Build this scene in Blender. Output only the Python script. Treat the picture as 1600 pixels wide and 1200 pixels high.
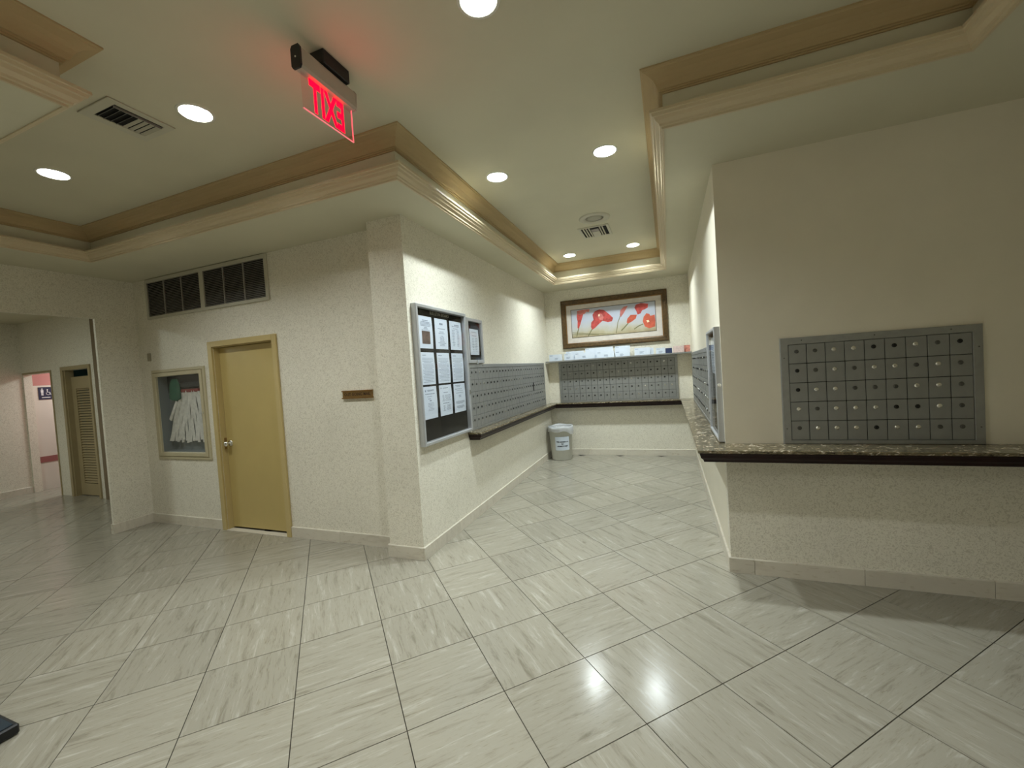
import bpy, bmesh, math, random
from mathutils import Vector, Matrix
random.seed(7)
C = bpy.context.scene.collection
for o in list(bpy.data.objects): bpy.data.objects.remove(o)

# ------------------------------------------------------------------ camera
FPX = 643.95
cam_d = bpy.data.cameras.new('camera'); cam = bpy.data.objects.new('camera', cam_d); C.objects.link(cam)
cam_d.sensor_width = 36.0; cam_d.lens = FPX / 1600 * 36.0; cam_d.clip_start = 0.02; cam_d.clip_end = 60
def rotm(a, b, c):
    cy, sy, cp, sp, cr, sr = math.cos(c), math.sin(c), math.cos(a), math.sin(a), math.cos(b), math.sin(b)
    return Matrix(((cy,-sy,0),(sy,cy,0),(0,0,1))) @ Matrix(((1,0,0),(0,cp,-sp),(0,sp,cp))) @ Matrix(((cr,0,sr),(0,1,0),(-sr,0,cr)))
RM = rotm(-0.03106, 0.06483, 0.36386)
ax, ay, az = RM.col[0], RM.col[1], RM.col[2]
m4 = Matrix.Identity(4)
for i in range(3):
    m4[i][0] = ax[i]; m4[i][1] = az[i]; m4[i][2] = -ay[i]
m4.translation = Vector((0, 0, 1.5))
cam.matrix_world = m4
sc = bpy.context.scene; sc.camera = cam

# ------------------------------------------------------------------ world, exposure
w = bpy.data.worlds.new('world'); sc.world = w; w.use_nodes = True
w.node_tree.nodes['Background'].inputs[0].default_value = (0.5, 0.5, 0.5, 1)
w.node_tree.nodes['Background'].inputs[1].default_value = 0.0
vs = sc.view_settings
vs.view_transform = 'Standard'; vs.look = 'None'; vs.gamma = 1.0; vs.use_curve_mapping = False
vs.exposure = 0.0

CANS = [(-3.989,1.655,1.0), (-2.468,1.655,1.0), (-0.684,1.69,1.0), (-1.235,3.21,1.5), (-0.363,3.22,1.5),
        (-1.238,5.90,1.5), (-0.364,5.90,1.5), (-0.684,-1.0,1.5), (0.55,-1.0,1.2), (-0.684,-2.4,1.3), (0.55,-2.4,1.3)]
CAN_W = 26.0
CANCOL = (0.955, 1.0, 0.985); ALCOL = (0.87, 0.97, 1.0)   # the alcove lamps are cooler
def area(name, loc, size, power, col, shape='DISK', sy=None, rot=(0,0,0)):
    d = bpy.data.lights.new(name, 'AREA'); d.shape = shape; d.size = size
    if sy: d.size_y = sy
    d.energy = power; d.color = col
    o = bpy.data.objects.new(name, d); o.location = loc; o.rotation_euler = rot; C.objects.link(o); return o
# lamps of the side hall and of the pink corridor behind it (ceiling lamps there, out of view)
area('hall_lamp', (-7.3, 1.2, 2.77), 0.3, 26, (0.88, 1.0, 0.97))
area('hall_lamp', (-8.6, -0.8, 2.77), 0.3, 22, (1.0, 0.95, 0.85))
area('corridor_lamp', (-9.4, 4.6, 2.37), 0.5, 26, (0.9, 1.0, 0.98))

# ------------------------------------------------------------------ helpers
def lin(c):
    c = c / 255.0
    return c / 12.92 if c <= 0.04045 else ((c + 0.055) / 1.055) ** 2.4
def rgb(r, g, b): return (lin(r), lin(g), lin(b), 1.0)
MATS = {}
def mat(name, col=(0.5,0.5,0.5,1), rough=0.5, metal=0.0, spec=0.5, emit=None, estr=0.0, var=0.0, vscale=20, bump=0.0, bscale=60):
    if name in MATS: return MATS[name]
    m = bpy.data.materials.new(name); m.use_nodes = True; nt = m.node_tree; b = nt.nodes['Principled BSDF']
    b.inputs['Base Color'].default_value = col; b.inputs['Roughness'].default_value = rough
    b.inputs['Metallic'].default_value = metal; b.inputs['Specular IOR Level'].default_value = spec
    if emit: b.inputs['Emission Color'].default_value = emit; b.inputs['Emission Strength'].default_value = estr
    tc = nt.nodes.new('ShaderNodeTexCoord')
    if var > 0:
        n = nt.nodes.new('ShaderNodeTexNoise'); n.inputs['Scale'].default_value = vscale; n.inputs['Detail'].default_value = 5
        nt.links.new(tc.outputs['Object'], n.inputs['Vector'])
        mp = nt.nodes.new('ShaderNodeMapRange'); mp.inputs[1].default_value = 0.3; mp.inputs[2].default_value = 0.7
        mp.inputs[3].default_value = 1 - var; mp.inputs[4].default_value = 1 + var
        nt.links.new(n.outputs['Fac'], mp.inputs[0])
        mx = nt.nodes.new('ShaderNodeVectorMath'); mx.operation = 'SCALE'; mx.inputs[0].default_value = col[:3]
        nt.links.new(mp.outputs[0], mx.inputs['Scale']); nt.links.new(mx.outputs[0], b.inputs['Base Color'])
    if bump > 0:
        n2 = nt.nodes.new('ShaderNodeTexNoise'); n2.inputs['Scale'].default_value = bscale; n2.inputs['Detail'].default_value = 4
        nt.links.new(tc.outputs['Object'], n2.inputs['Vector'])
        bp = nt.nodes.new('ShaderNodeBump'); bp.inputs['Strength'].default_value = bump; bp.inputs['Distance'].default_value = 0.004
        nt.links.new(n2.outputs['Fac'], bp.inputs['Height']); nt.links.new(bp.outputs[0], b.inputs['Normal'])
    MATS[name] = m; return m

def ramp(nt, stops):
    r = nt.nodes.new('ShaderNodeValToRGB')
    while len(r.color_ramp.elements) < len(stops): r.color_ramp.elements.new(0.5)
    for e, (p, c) in zip(r.color_ramp.elements, stops): e.position = p; e.color = c
    return r

def wallpaper(name, lo, hi):
    m = mat(name, hi, 0.55, spec=0.3); nt = m.node_tree; b = nt.nodes['Principled BSDF']
    tc = nt.nodes.new('ShaderNodeTexCoord')
    n = nt.nodes.new('ShaderNodeTexNoise'); n.inputs['Scale'].default_value = 55; n.inputs['Detail'].default_value = 3
    n.inputs['Distortion'].default_value = 2.2; nt.links.new(tc.outputs['Object'], n.inputs['Vector'])
    r = ramp(nt, [(0.40, lo), (0.50, hi), (0.62, hi)]); nt.links.new(n.outputs['Fac'], r.inputs[0])
    n3 = nt.nodes.new('ShaderNodeTexNoise'); n3.inputs['Scale'].default_value = 1.3; nt.links.new(tc.outputs['Object'], n3.inputs['Vector'])
    mp = nt.nodes.new('ShaderNodeMapRange'); mp.inputs[1].default_value = 0.3; mp.inputs[2].default_value = 0.7
    mp.inputs[3].default_value = 0.95; mp.inputs[4].default_value = 1.03; nt.links.new(n3.outputs['Fac'], mp.inputs[0])
    sm = nt.nodes.new('ShaderNodeVectorMath'); sm.operation = 'SCALE'
    nt.links.new(r.outputs[0], sm.inputs[0]); nt.links.new(mp.outputs[0], sm.inputs['Scale']); nt.links.new(sm.outputs[0], b.inputs['Base Color'])
    bp = nt.nodes.new('ShaderNodeBump'); bp.inputs['Strength'].default_value = 0.35; bp.inputs['Distance'].default_value = 0.003
    nt.links.new(n.outputs['Fac'], bp.inputs['Height']); nt.links.new(bp.outputs[0], b.inputs['Normal'])
    return m

def travertine(name, c0, c1, c2, rough, coords='UV', rand=True):
    m = mat(name, c1, rough, spec=0.3); nt = m.node_tree; b = nt.nodes['Principled BSDF']
    tc = nt.nodes.new('ShaderNodeTexCoord'); oi = nt.nodes.new('ShaderNodeObjectInfo')
    add = nt.nodes.new('ShaderNodeVectorMath'); add.operation = 'MULTIPLY_ADD'
    add.inputs[1].default_value = (1, 1, 1)
    nt.links.new(tc.outputs[coords], add.inputs[0])
    s = nt.nodes.new('ShaderNodeVectorMath'); s.operation = 'SCALE'; s.inputs[0].default_value = (37, 91, 13)
    nt.links.new(oi.outputs['Random'], s.inputs['Scale'])
    if rand: nt.links.new(s.outputs[0], add.inputs[2])
    mp = nt.nodes.new('ShaderNodeMapping'); mp.inputs['Scale'].default_value = (2.0, 17, 6); nt.links.new(add.outputs[0], mp.inputs[0])
    n = nt.nodes.new('ShaderNodeTexNoise'); n.inputs['Scale'].default_value = 1.6; n.inputs['Detail'].default_value = 12
    n.inputs['Roughness'].default_value = 0.72; n.inputs['Distortion'].default_value = 0.6; nt.links.new(mp.outputs[0], n.inputs['Vector'])
    r = ramp(nt, [(0.25, c0), (0.47, c1), (0.55, c1), (0.78, c2)]); nt.links.new(n.outputs['Fac'], r.inputs[0])
    # little pits
    n2 = nt.nodes.new('ShaderNodeTexNoise'); n2.inputs['Scale'].default_value = 9; n2.inputs['Detail'].default_value = 6
    nt.links.new(mp.outputs[0], n2.inputs['Vector'])
    r2 = ramp(nt, [(0.28, (0.8,0.77,0.7,1)), (0.40, (1,1,1,1))]); nt.links.new(n2.outputs['Fac'], r2.inputs[0])
    mul = nt.nodes.new('ShaderNodeMix'); mul.data_type = 'RGBA'; mul.blend_type = 'MULTIPLY'; mul.inputs[0].default_value = 1
    nt.links.new(r.outputs[0], mul.inputs[6]); nt.links.new(r2.outputs[0], mul.inputs[7])
    rm = nt.nodes.new('ShaderNodeMapRange'); rm.inputs[3].default_value = 0.93; rm.inputs[4].default_value = 1.05
    nt.links.new(oi.outputs['Random'], rm.inputs[0])
    sm = nt.nodes.new('ShaderNodeVectorMath'); sm.operation = 'SCALE'
    nt.links.new(mul.outputs[2], sm.inputs[0]); nt.links.new(rm.outputs[0], sm.inputs['Scale']); nt.links.new(sm.outputs[0], b.inputs['Base Color'])
    n4 = nt.nodes.new('ShaderNodeTexNoise'); n4.inputs['Scale'].default_value = 3; nt.links.new(tc.outputs[coords], n4.inputs['Vector'])
    rr = nt.nodes.new('ShaderNodeMapRange'); rr.inputs[3].default_value = rough * 0.75; rr.inputs[4].default_value = rough * 1.35
    nt.links.new(n4.outputs['Fac'], rr.inputs[0]); nt.links.new(rr.outputs[0], b.inputs['Roughness'])
    return m

def granite(name):
    m = mat(name, (0.2,0.18,0.12,1), 0.22); nt = m.node_tree; b = nt.nodes['Principled BSDF']; tc = nt.nodes.new('ShaderNodeTexCoord')
    n = nt.nodes.new('ShaderNodeTexNoise'); n.inputs['Scale'].default_value = 19; n.inputs['Detail'].default_value = 8
    n.inputs['Distortion'].default_value = 1.6; n.inputs['Roughness'].default_value = 0.7
    mp = nt.nodes.new('ShaderNodeMapping'); mp.inputs['Scale'].default_value = (1, 1.0, 3); nt.links.new(tc.outputs['Object'], mp.inputs[0])
    nt.links.new(mp.outputs[0], n.inputs['Vector'])
    r = ramp(nt, [(0.36, rgb(24,20,14)), (0.43, rgb(84,74,54)), (0.52, rgb(112,106,84)), (0.57, rgb(120,92,54)), (0.61, rgb(206,200,182))])
    nt.links.new(n.outputs['Fac'], r.inputs[0]); nt.links.new(r.outputs[0], b.inputs['Base Color']); return m

def glassmat(name, tint=(1,1,1,1), ior=1.45):
    m = bpy.data.materials.new(name); m.use_nodes = True; nt = m.node_tree; nt.nodes.clear()
    out = nt.nodes.new('ShaderNodeOutputMaterial'); mx = nt.nodes.new('ShaderNodeMixShader'); fr = nt.nodes.new('ShaderNodeFresnel')
    fr.inputs['IOR'].default_value = ior
    t = nt.nodes.new('ShaderNodeBsdfTransparent'); t.inputs[0].default_value = tint
    g = nt.nodes.new('ShaderNodeBsdfGlossy'); g.inputs['Roughness'].default_value = 0.02
    ge = nt.nodes.new('ShaderNodeNewGeometry'); ml = nt.nodes.new('ShaderNodeMath'); ml.operation = 'MULTIPLY'
    iv = nt.nodes.new('ShaderNodeMath'); iv.operation = 'SUBTRACT'; iv.inputs[0].default_value = 1.0
    nt.links.new(ge.outputs['Backfacing'], iv.inputs[1]); nt.links.new(fr.outputs[0], ml.inputs[0]); nt.links.new(iv.outputs[0], ml.inputs[1])
    nt.links.new(ml.outputs[0], mx.inputs[0]); nt.links.new(t.outputs[0], mx.inputs[1]); nt.links.new(g.outputs[0], mx.inputs[2])
    nt.links.new(mx.outputs[0], out.inputs[0]); return m

M = dict(
 wall=wallpaper('wallpaper', rgb(208,202,184), rgb(232,227,211)),
 wall2=mat('smooth_wall', rgb(228,221,202), 0.6, spec=0.3, var=0.03, vscale=3, bump=0.08, bscale=120),
 ceil=mat('ceiling_paint', rgb(207,202,178), 0.7, spec=0.25, var=0.025, vscale=2.5, bump=0.05, bscale=200),
 tan=mat('tan_trim_paint', rgb(184,162,122), 0.6, spec=0.25), lip=mat('lip_trim_paint', rgb(204,188,156), 0.42, spec=0.4),
 tile=travertine('travertine', rgb(114,106,90), rgb(154,149,134), rgb(190,185,173), 0.17),
 base=travertine('travertine_base', rgb(186,176,158), rgb(210,203,187), rgb(226,220,206), 0.3, 'Object'),
 grout=mat('grout', rgb(58,52,40), 0.9),
 door=mat('ochre_door_paint', rgb(190,169,108), 0.4, var=0.03, vscale=4),
 frame=mat('ochre_frame_paint', rgb(192,172,118), 0.42, var=0.03, vscale=6),
 dark=mat('black_void', rgb(12,10,9), 0.9),
 slot=mat('dark_gap', rgb(40,42,42), 0.8),
 alu=mat('brushed_aluminium', rgb(156,157,154), 0.36, metal=0.55, var=0.06, vscale=25),
 aludark=mat('aluminium_door', rgb(146,147,144), 0.38, metal=0.4, var=0.07, vscale=12, bump=0.05, bscale=90),
 alulite=mat('satin_aluminium', rgb(188,190,192), 0.35, metal=0.5),
 chrome=mat('chrome', rgb(235,235,232), 0.22, metal=1.0),
 locky=mat('dull_lock', rgb(96,96,94), 0.35, metal=0.8),
 black=mat('black_plastic', rgb(9,9,10), 0.4),
 wood=mat('mahogany', rgb(30,9,7), 0.42, spec=0.3, var=0.3, vscale=9),
 granite=granite('granite'),
 white=mat('white_enamel', rgb(222,220,205), 0.4),
 ventw=mat('vent_paint', rgb(196,192,172), 0.45),
 ventg=mat('grille_slat_paint', rgb(150,146,138), 0.4),
 paper=mat('paper', rgb(208,218,230), 0.6),
 print=mat('print_grey', rgb(120,132,150), 0.8),
 printd=mat('print_dark', rgb(40,44,52), 0.8),
 felt=mat('dark_felt', rgb(20,18,15), 0.9, spec=0.2),
 bronze=mat('bronze_frame', rgb(84,64,34), 0.35, metal=0.25, var=0.35, vscale=30, bump=0.3, bscale=60),
 gold=mat('gold_edge', rgb(150,112,60), 0.3, metal=0.6, var=0.2, vscale=40),
 brass=mat('brass_plate', rgb(160,130,84), 0.3, metal=0.7, var=0.1, vscale=30),
 glass=glassmat('clear_glass'),
 acry=glassmat('clear_acrylic', (1.0,0.9,0.9,1), 1.25),
)
lamp_m = mat('lamp_diffuser', (1,1,1,1), 0.5, emit=(0.95,1.0,1.0,1), estr=14)
red_m = mat('exit_red', (0.8,0.0,0.05,1), 0.4, emit=(1.0,0.0,0.035,1), estr=1.6)
pink_m = mat('exit_edge_glow', (0.8,0.3,0.3,1), 0.4, emit=(1.0,0.16,0.2,1), estr=0.8)

class MB:
    def __init__(s): s.v = []; s.f = []; s.smooth = False
    def add(s, vs, fs):
        n = len(s.v); s.v += [tuple(v) for v in vs]; s.f += [tuple(i + n for i in f) for f in fs]; return s
    def box(s, x0, x1, y0, y1, z0, z1):
        return s.add([(x0,y0,z0),(x1,y0,z0),(x1,y1,z0),(x0,y1,z0),(x0,y0,z1),(x1,y0,z1),(x1,y1,z1),(x0,y1,z1)],
                     [(0,3,2,1),(4,5,6,7),(0,1,5,4),(1,2,6,5),(2,3,7,6),(3,0,4,7)])
    def lathe(s, prof, n=24, c=(0,0,0), axis='z', cap=True):
        vs = []; fs = []
        for (r, h) in prof:
            for k in range(n):
                a = 2*math.pi*k/n; p = (r*math.cos(a), r*math.sin(a), h)
                if axis == 'y': p = (p[0], h, p[1])
                if axis == 'x': p = (h, p[0], p[1])
                vs.append((p[0]+c[0], p[1]+c[1], p[2]+c[2]))
        for i in range(len(prof)-1):
            for k in range(n): fs.append((i*n+k, i*n+(k+1)%n, (i+1)*n+(k+1)%n, (i+1)*n+k))
        if cap:
            fs.append(tuple(range(n-1,-1,-1))); fs.append(tuple((len(prof)-1)*n+k for k in range(n)))
        return s.add(vs, fs)
    def sweep(s, path, prof, closed=False, fn=None, side=1, caps=True, seg=None):
        # path: 2D points; prof: (offset, height); offset goes to the right-hand side (side=1) of the path
        n = len(path); offs = []
        for i in range(n):
            def dirn(a, b):
                d = Vector((b[0]-a[0], b[1]-a[1])); d.normalize(); return d
            dp = dirn(path[i-1], path[i]) if (i > 0 or closed) else None
            dn = dirn(path[i], path[(i+1) % n]) if (i < n-1 or closed) else None
            if dp is None: dp = dn
            if dn is None: dn = dp
            n1 = Vector((dp.y, -dp.x)); n2 = Vector((dn.y, -dn.x)); m = n1 + n2
            m = m * (2.0 / m.dot(m)) if m.length > 1e-6 else n1
            offs.append(m * side)
        idx = list(range(n)) if seg is None else seg
        vs = []
        for i in idx:
            for (e, h) in prof:
                u = path[i][0] + offs[i].x*e; v = path[i][1] + offs[i].y*e
                vs.append(fn(u, v, h) if fn else (u, v, h))
        k = len(prof); fs = []; m_ = len(idx)
        for a in range(m_ if (closed and seg is None) else m_-1):
            b = (a+1) % m_
            for j in range(k): fs.append((a*k+j, a*k+(j+1) % k, b*k+(j+1) % k, b*k+j))
        if not (closed and seg is None) and caps:
            fs.append(tuple(range(k))); fs.append(tuple((m_-1)*k + j for j in range(k-1,-1,-1)))
        return s.add(vs, fs)
    def grid(s, us, vs_, solid, w0, w1, fn):
        # slab with holes: cells of the grid us x vs_ that are solid, thickness w0..w1, only outer faces
        us = sorted(set(us)); vv = sorted(set(vs_)); cache = {}
        def P(i, j, k):
            key = (i, j, k)
            if key not in cache: cache[key] = len(s.v); s.v.append(tuple(fn(us[i], vv[j], (w0, w1)[k])))
            return cache[key]
        S = lambda i, j: 0 <= i < len(us)-1 and 0 <= j < len(vv)-1 and solid((us[i]+us[i+1])/2, (vv[j]+vv[j+1])/2)
        for i in range(len(us)-1):
            for j in range(len(vv)-1):
                if not S(i, j): continue
                for k in (0, 1): s.f.append((P(i,j,k),P(i+1,j,k),P(i+1,j+1,k),P(i,j+1,k)))
                if not S(i-1,j): s.f.append((P(i,j,0),P(i,j+1,0),P(i,j+1,1),P(i,j,1)))
                if not S(i+1,j): s.f.append((P(i+1,j,0),P(i+1,j+1,0),P(i+1,j+1,1),P(i+1,j,1)))
                if not S(i,j-1): s.f.append((P(i,j,0),P(i+1,j,0),P(i+1,j,1),P(i,j,1)))
                if not S(i,j+1): s.f.append((P(i,j+1,0),P(i+1,j+1,0),P(i+1,j+1,1),P(i,j+1,1)))
        return s
    def mesh(s, name, m, bevel=0, recalc=True, smooth=False):
        me = bpy.data.meshes.new(name); me.from_pydata(s.v, [], s.f)
        bm = bmesh.new(); bm.from_mesh(me)
        if recalc: bmesh.ops.recalc_face_normals(bm, faces=bm.faces)
        if bevel: bmesh.ops.bevel(bm, geom=[e for e in bm.edges if len(e.link_faces) == 2 and e.calc_face_angle(0) > 0.5],
                                  offset=bevel, segments=1, affect='EDGES', profile=0.5)
        bm.to_mesh(me); bm.free()
        if smooth:
            for p in me.polygons: p.use_smooth = True
        me.materials.append(m); return me
    def build(s, name, m, parent=None, loc=None, **k):
        me = s.mesh(name, m, **k); o = bpy.data.objects.new(name, me); C.objects.link(o)
        if parent is not None: o.parent = parent; o.matrix_parent_inverse = Matrix.Identity(4)
        if loc: o.location = loc
        if parent is not None and loc is None:
            o.location = -world_loc(parent)
        return o
def world_loc(o):
    p = Vector((0,0,0))
    while o is not None: p += Vector(o.location); o = o.parent
    return p
def tag(o, label=None, cat=None, group=None, kind=None):
    if label: o['label'] = label
    if cat: o['category'] = cat
    if group: o['group'] = group
    if kind: o['kind'] = kind
    return o
def thing(name, loc, label, cat, group=None, kind=None):
    o = bpy.data.objects.new(name, None); C.objects.link(o); o.location = loc; o.empty_display_size = 0.05
    return tag(o, label, cat, group, kind)
def link_child(name, me, parent, loc, rot=(0,0,0)):
    o = bpy.data.objects.new(name, me); C.objects.link(o); o.parent = parent; o.location = loc; o.rotation_euler = rot; return o
def text_mesh(txt, size, name, m, fn, depth=0.001, align='CENTER', bold=0.0, sx=1.0):
    cu = bpy.data.curves.new('t', 'FONT'); cu.body = txt; cu.size = size; cu.align_x = align; cu.align_y = 'CENTER'
    cu.extrude = depth; cu.offset = bold; cu.space_character = 1.05
    o = bpy.data.objects.new('t', cu); C.objects.link(o)
    dg = bpy.context.evaluated_depsgraph_get(); dg.update()
    me = bpy.data.meshes.new_from_object(o.evaluated_get(dg)); me = me.copy()
    bpy.data.objects.remove(o)
    for v in me.vertices: v.co = Vector(fn(v.co.x*sx, v.co.y, v.co.z))
    me.name = name; me.materials.clear(); me.materials.append(m); return me

# plane maps: (u, v, w) with w = distance out of the wall
xL, xR, yB, yF, yP, yW, xP, xLL, yE = -1.941, 0.345, 6.924, 3.172, 2.832, 2.979, -2.278, -5.768, 2.606
zC, zH, zHd, zHc, yR, xHL = 2.809, 3.1, 2.359, 2.791, 3.505, -9.954
XE, YS = 4.2, -3.2
fXL = lambda u, v, w_: (xL + w_, u, v)
fXR = lambda u, v, w_: (xR - w_, u, v)
fYB = lambda u, v, w_: (u, yB - w_, v)
fYF = lambda u, v, w_: (u, yF - w_, v)
fYW = lambda u, v, w_: (u, yW - w_, v)
fYR = lambda u, v, w_: (u, yR - w_, v)
fXH = lambda u, v, w_: (xHL + w_, u, v)
fXP = lambda u, v, w_: (-10.0 + w_, u, v)
fXLL = lambda u, v, w_: (xLL + w_, u, v)

# ------------------------------------------------------------------ structure: walls
def struct(mb, name, m, label, cat, **k): return tag(mb.build(name, m, **k), label, cat, kind='structure')
struct(MB().box(-2.041, xL, yP+0.247, yB, 0, zC), 'wall_left', M['wall'], 'bright wallpapered left wall of the mail alcove behind the notice board', 'wall')
struct(MB().box(xP, xL, yP, yW+0.1, 0, zC), 'wall_pillar', M['wall'], 'wallpapered pilaster at the corner between door wall and mail alcove', 'pillar')
struct(MB().box(-2.041, xR+0.1, yB, yB+0.1, 0, zC), 'wall_back', M['wall'], 'wallpapered end wall of the mail alcove behind the flower picture', 'wall')
struct(MB().box(xR, xR+0.1, yF+0.1, yB, 0, zC), 'wall_right', M['wall2'], 'smooth pale right wall of the mail alcove, seen at a grazing angle', 'wall')
struct(MB().box(xR, XE, yF, yF+0.1, 0.0, 0.89), 'wall_counter', M['wall'], 'wallpapered wall below the counter on the right', 'wall')
struct(MB().box(xR, XE, yF, yF+0.1, 0.89, zC), 'wall_front', M['wall2'], 'dim smooth wall above the counter on the right with the small mailbox bank', 'wall')
DX0, DX1, DZ = -4.492, -3.618, 1.958
hx0, hx1, hz0, hz1 = -5.47, -4.72, 0.835, 1.70
def s_door(u, v):
    if DX0 < u < DX1 and v < DZ: return False
    if hx0 < u < hx1 and hz0 < v < hz1: return False
    return True
struct(MB().grid([xLL, hx0, hx1, DX0, DX1, xP], [0, hz0, hz1, DZ, zC], s_door, 0, -0.1, fYW), 'wall_door', M['wall'], 'wallpapered wall with the ochre door and the return air grille', 'wall')
struct(MB().grid([YS, -1.5, yE, yW], [0, zHd, zC], lambda u, v: v > zHd or u > yE or u < -1.5, 0, -0.035, fXLL), 'wall_hall_opening', M['wall'], 'wallpapered wall at far left with the wide opening to the side hall', 'wall')
L0, L1, LZ = -8.70, -8.02, 1.955
P0, P1, PZ = -9.93, -9.083, 1.955
struct(MB().grid([xHL-0.1, P0, P1, L0, L1, xLL-0.1], [0, PZ, zC], lambda u, v: not (v < PZ and (P0 < u < P1 or L0 < u < L1)), 0, -0.1, fYR), 'wall_hall_end', M['wall'], 'pale end wall of the side hall with the louvred door', 'wall')
struct(MB().box(xHL-0.1, xHL, YS, yR, 0, zC), 'wall_hall_left', M['wall'], 'beige wall along the left of the side hall', 'wall')
struct(MB().box(-10.2, XE+0.1, YS-0.1, YS, 0, 3.2), 'wall_behind', M['wall'], 'lobby wall behind the camera', 'wall')
struct(MB().box(XE, XE+0.1, YS, yF+0.1, 0, 3.2), 'wall_far_right', M['wall'], 'lobby wall far to the right, outside the frame', 'wall')
# corridor behind the first hall opening
tilep = mat('pink_wall_tile', rgb(216,210,198), 0.25, var=0.03, vscale=3)
coral = mat('coral_paint', rgb(190,130,124), 0.5)
maroon = mat('maroon_tile', rgb(150,96,92), 0.3)
struct(MB().box(-10.1, -10.0, 3.605, 7.0, 0, 1.775).box(-10.1, -8.9, 7.0, 7.1, 0, 1.775), 'wall_corridor', tilep, 'pale pink tiled wall of the lit corridor at far left', 'wall')
struct(MB().box(-10.1, -10.0, 3.605, 7.0, 1.775, 2.4).box(-10.1, -8.9, 7.0, 7.1, 1.775, 2.4).box(-9.0, -8.9, 3.605, 7.0, 0, 2.4), 'wall_corridor_upper', coral, 'coral painted wall above the pink tiles', 'wall')
struct(MB().box(-10.0, -9.994, 3.61, 6.99, 0.465, 0.566), 'trim_band', maroon, 'dark red tile band along the pink corridor wall', 'trim')
struct(MB().box(-10.1, -8.9, 3.605, 7.1, 2.4, 2.45), 'ceiling_corridor', M['ceil'], 'low ceiling of the pink corridor', 'ceiling')
struct(MB().box(-8.75, -7.95, 3.605+0.35, 3.7+0.35, 0, 2.1).box(-8.85,-8.75,3.605,4.05,0,2.1).box(-7.95,-7.85,3.605,4.05,0,2.1).box(-8.85,-7.85,3.605,4.05,2.1,2.2), 'wall_closet', mat('teal_dark', rgb(96,134,140), 0.7), 'dark closet behind the louvred door', 'wall')

# ------------------------------------------------------------------ ceilings
TRAY = [(-2.458,YS), (-2.458,1.072), (-5.13,1.072), (-5.13,2.34), (-1.61,2.34), (-1.61,6.352), (0.046,6.352), (0.046,2.549), (1.356,2.549), (1.356,YS)]
def in_tray(x, y):
    if -2.458 < x < 1.356 and y < 1.072: return True
    if -5.13 < x < -2.458 and 1.072 < y < 2.34: return True
    if -2.458 < x < 1.356 and 1.072 < y < 2.34: return True
    if -1.61 < x < 1.356 and 2.34 < y < 2.549: return True
    if -1.61 < x < 0.046 and 2.549 < y < 6.352: return True
    return False
ident = lambda u, v, w_: (u, v, w_)
struct(MB().grid([-5.868,-5.13,-2.458,-1.99,-1.61,0.046,0.345,1.356,XE], [YS,1.072,2.34,2.549,3.0,3.172,6.352,yB+0.05],
      lambda x, y: (not in_tray(x, y)) and (y < 3.1 or -1.99 < x < 0.4), zC, zH+0.1, ident), 'ceiling_soffit', M['ceil'],
      'lower cream ceiling border around the raised tray', 'ceiling')
# raised ceiling with round holes for the cans
HS = 0.13; RC = 0.079
xs = sorted(set([-5.2, 1.45] + [round(c[0]+s*HS, 4) for c in CANS for s in (-1,1)])); ys = sorted(set([YS, 6.45] + [round(c[1]+s*HS, 4) for c in CANS for s in (-1,1)]))
cb = MB(); NS = 32
def can_at(x, y):
    for c in CANS:
        if abs(x-c[0]) < HS and abs(y-c[1]) < HS: return c
    return None
for i in range(len(xs)-1):
    for j in range(len(ys)-1):
        if xs[i+1]-xs[i] < 1e-4 or ys[j+1]-ys[j] < 1e-4: continue
        if can_at((xs[i]+xs[i+1])/2, (ys[j]+ys[j+1])/2): continue
        cb.add([(xs[i],ys[j],zH),(xs[i+1],ys[j],zH),(xs[i+1],ys[j+1],zH),(xs[i],ys[j+1],zH)], [(0,3,2,1)])
for c in CANS:
    vs_ = []; fs = []
    for k in range(NS):
        a = 2*math.pi*(k+0.5)/NS; ca, sa = math.cos(a), math.sin(a); m_ = HS/max(abs(ca),abs(sa))
        vs_ += [(c[0]+ca*m_, c[1]+sa*m_, zH), (c[0]+ca*RC, c[1]+sa*RC, zH)]
    # corners of the square
    for k in range(NS):
        k2 = (k+1) % NS; fs.append((2*k, 2*k+1, 2*k2+1, 2*k2))
    n0 = len(vs_)
    for q, (sx, sy) in enumerate(((1,1),(-1,1),(-1,-1),(1,-1))):
        vs_.append((c[0]+sx*HS, c[1]+sy*HS, zH)); k = 4*(2*q+1)-2
        # nearest two ring verts around this corner
        kk = int(((math.atan2(sy, sx) % (2*math.pi)) / (2*math.pi)) * NS - 0.5)
        fs.append((2*(kk % NS), 2*((kk+1) % NS), n0+q))
    cb.add(vs_, fs)
cme = cb.mesh('ceiling', M['ceil'], recalc=False)
bm = bmesh.new(); bm.from_mesh(cme)
for f in bm.faces:
    f.normal_update()
    if f.normal.z > 0: f.normal_flip()
bm.to_mesh(cme); bm.free()
co = bpy.data.objects.new('ceiling', cme); C.objects.link(co); tag(co, 'raised cream tray ceiling with the round lamps', 'ceiling', kind='structure')
struct(MB().box(-5.3, 1.5, YS-0.05, 6.5, 3.3, 3.34), 'ceiling_slab', M['ceil'], 'slab above the raised tray ceiling', 'ceiling')
struct(MB().box(xHL-0.1, -5.868, YS, yR+0.1, zHc, zHc+0.05), 'ceiling_hall', M['ceil'], 'flat ceiling of the side hall', 'ceiling')

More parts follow.
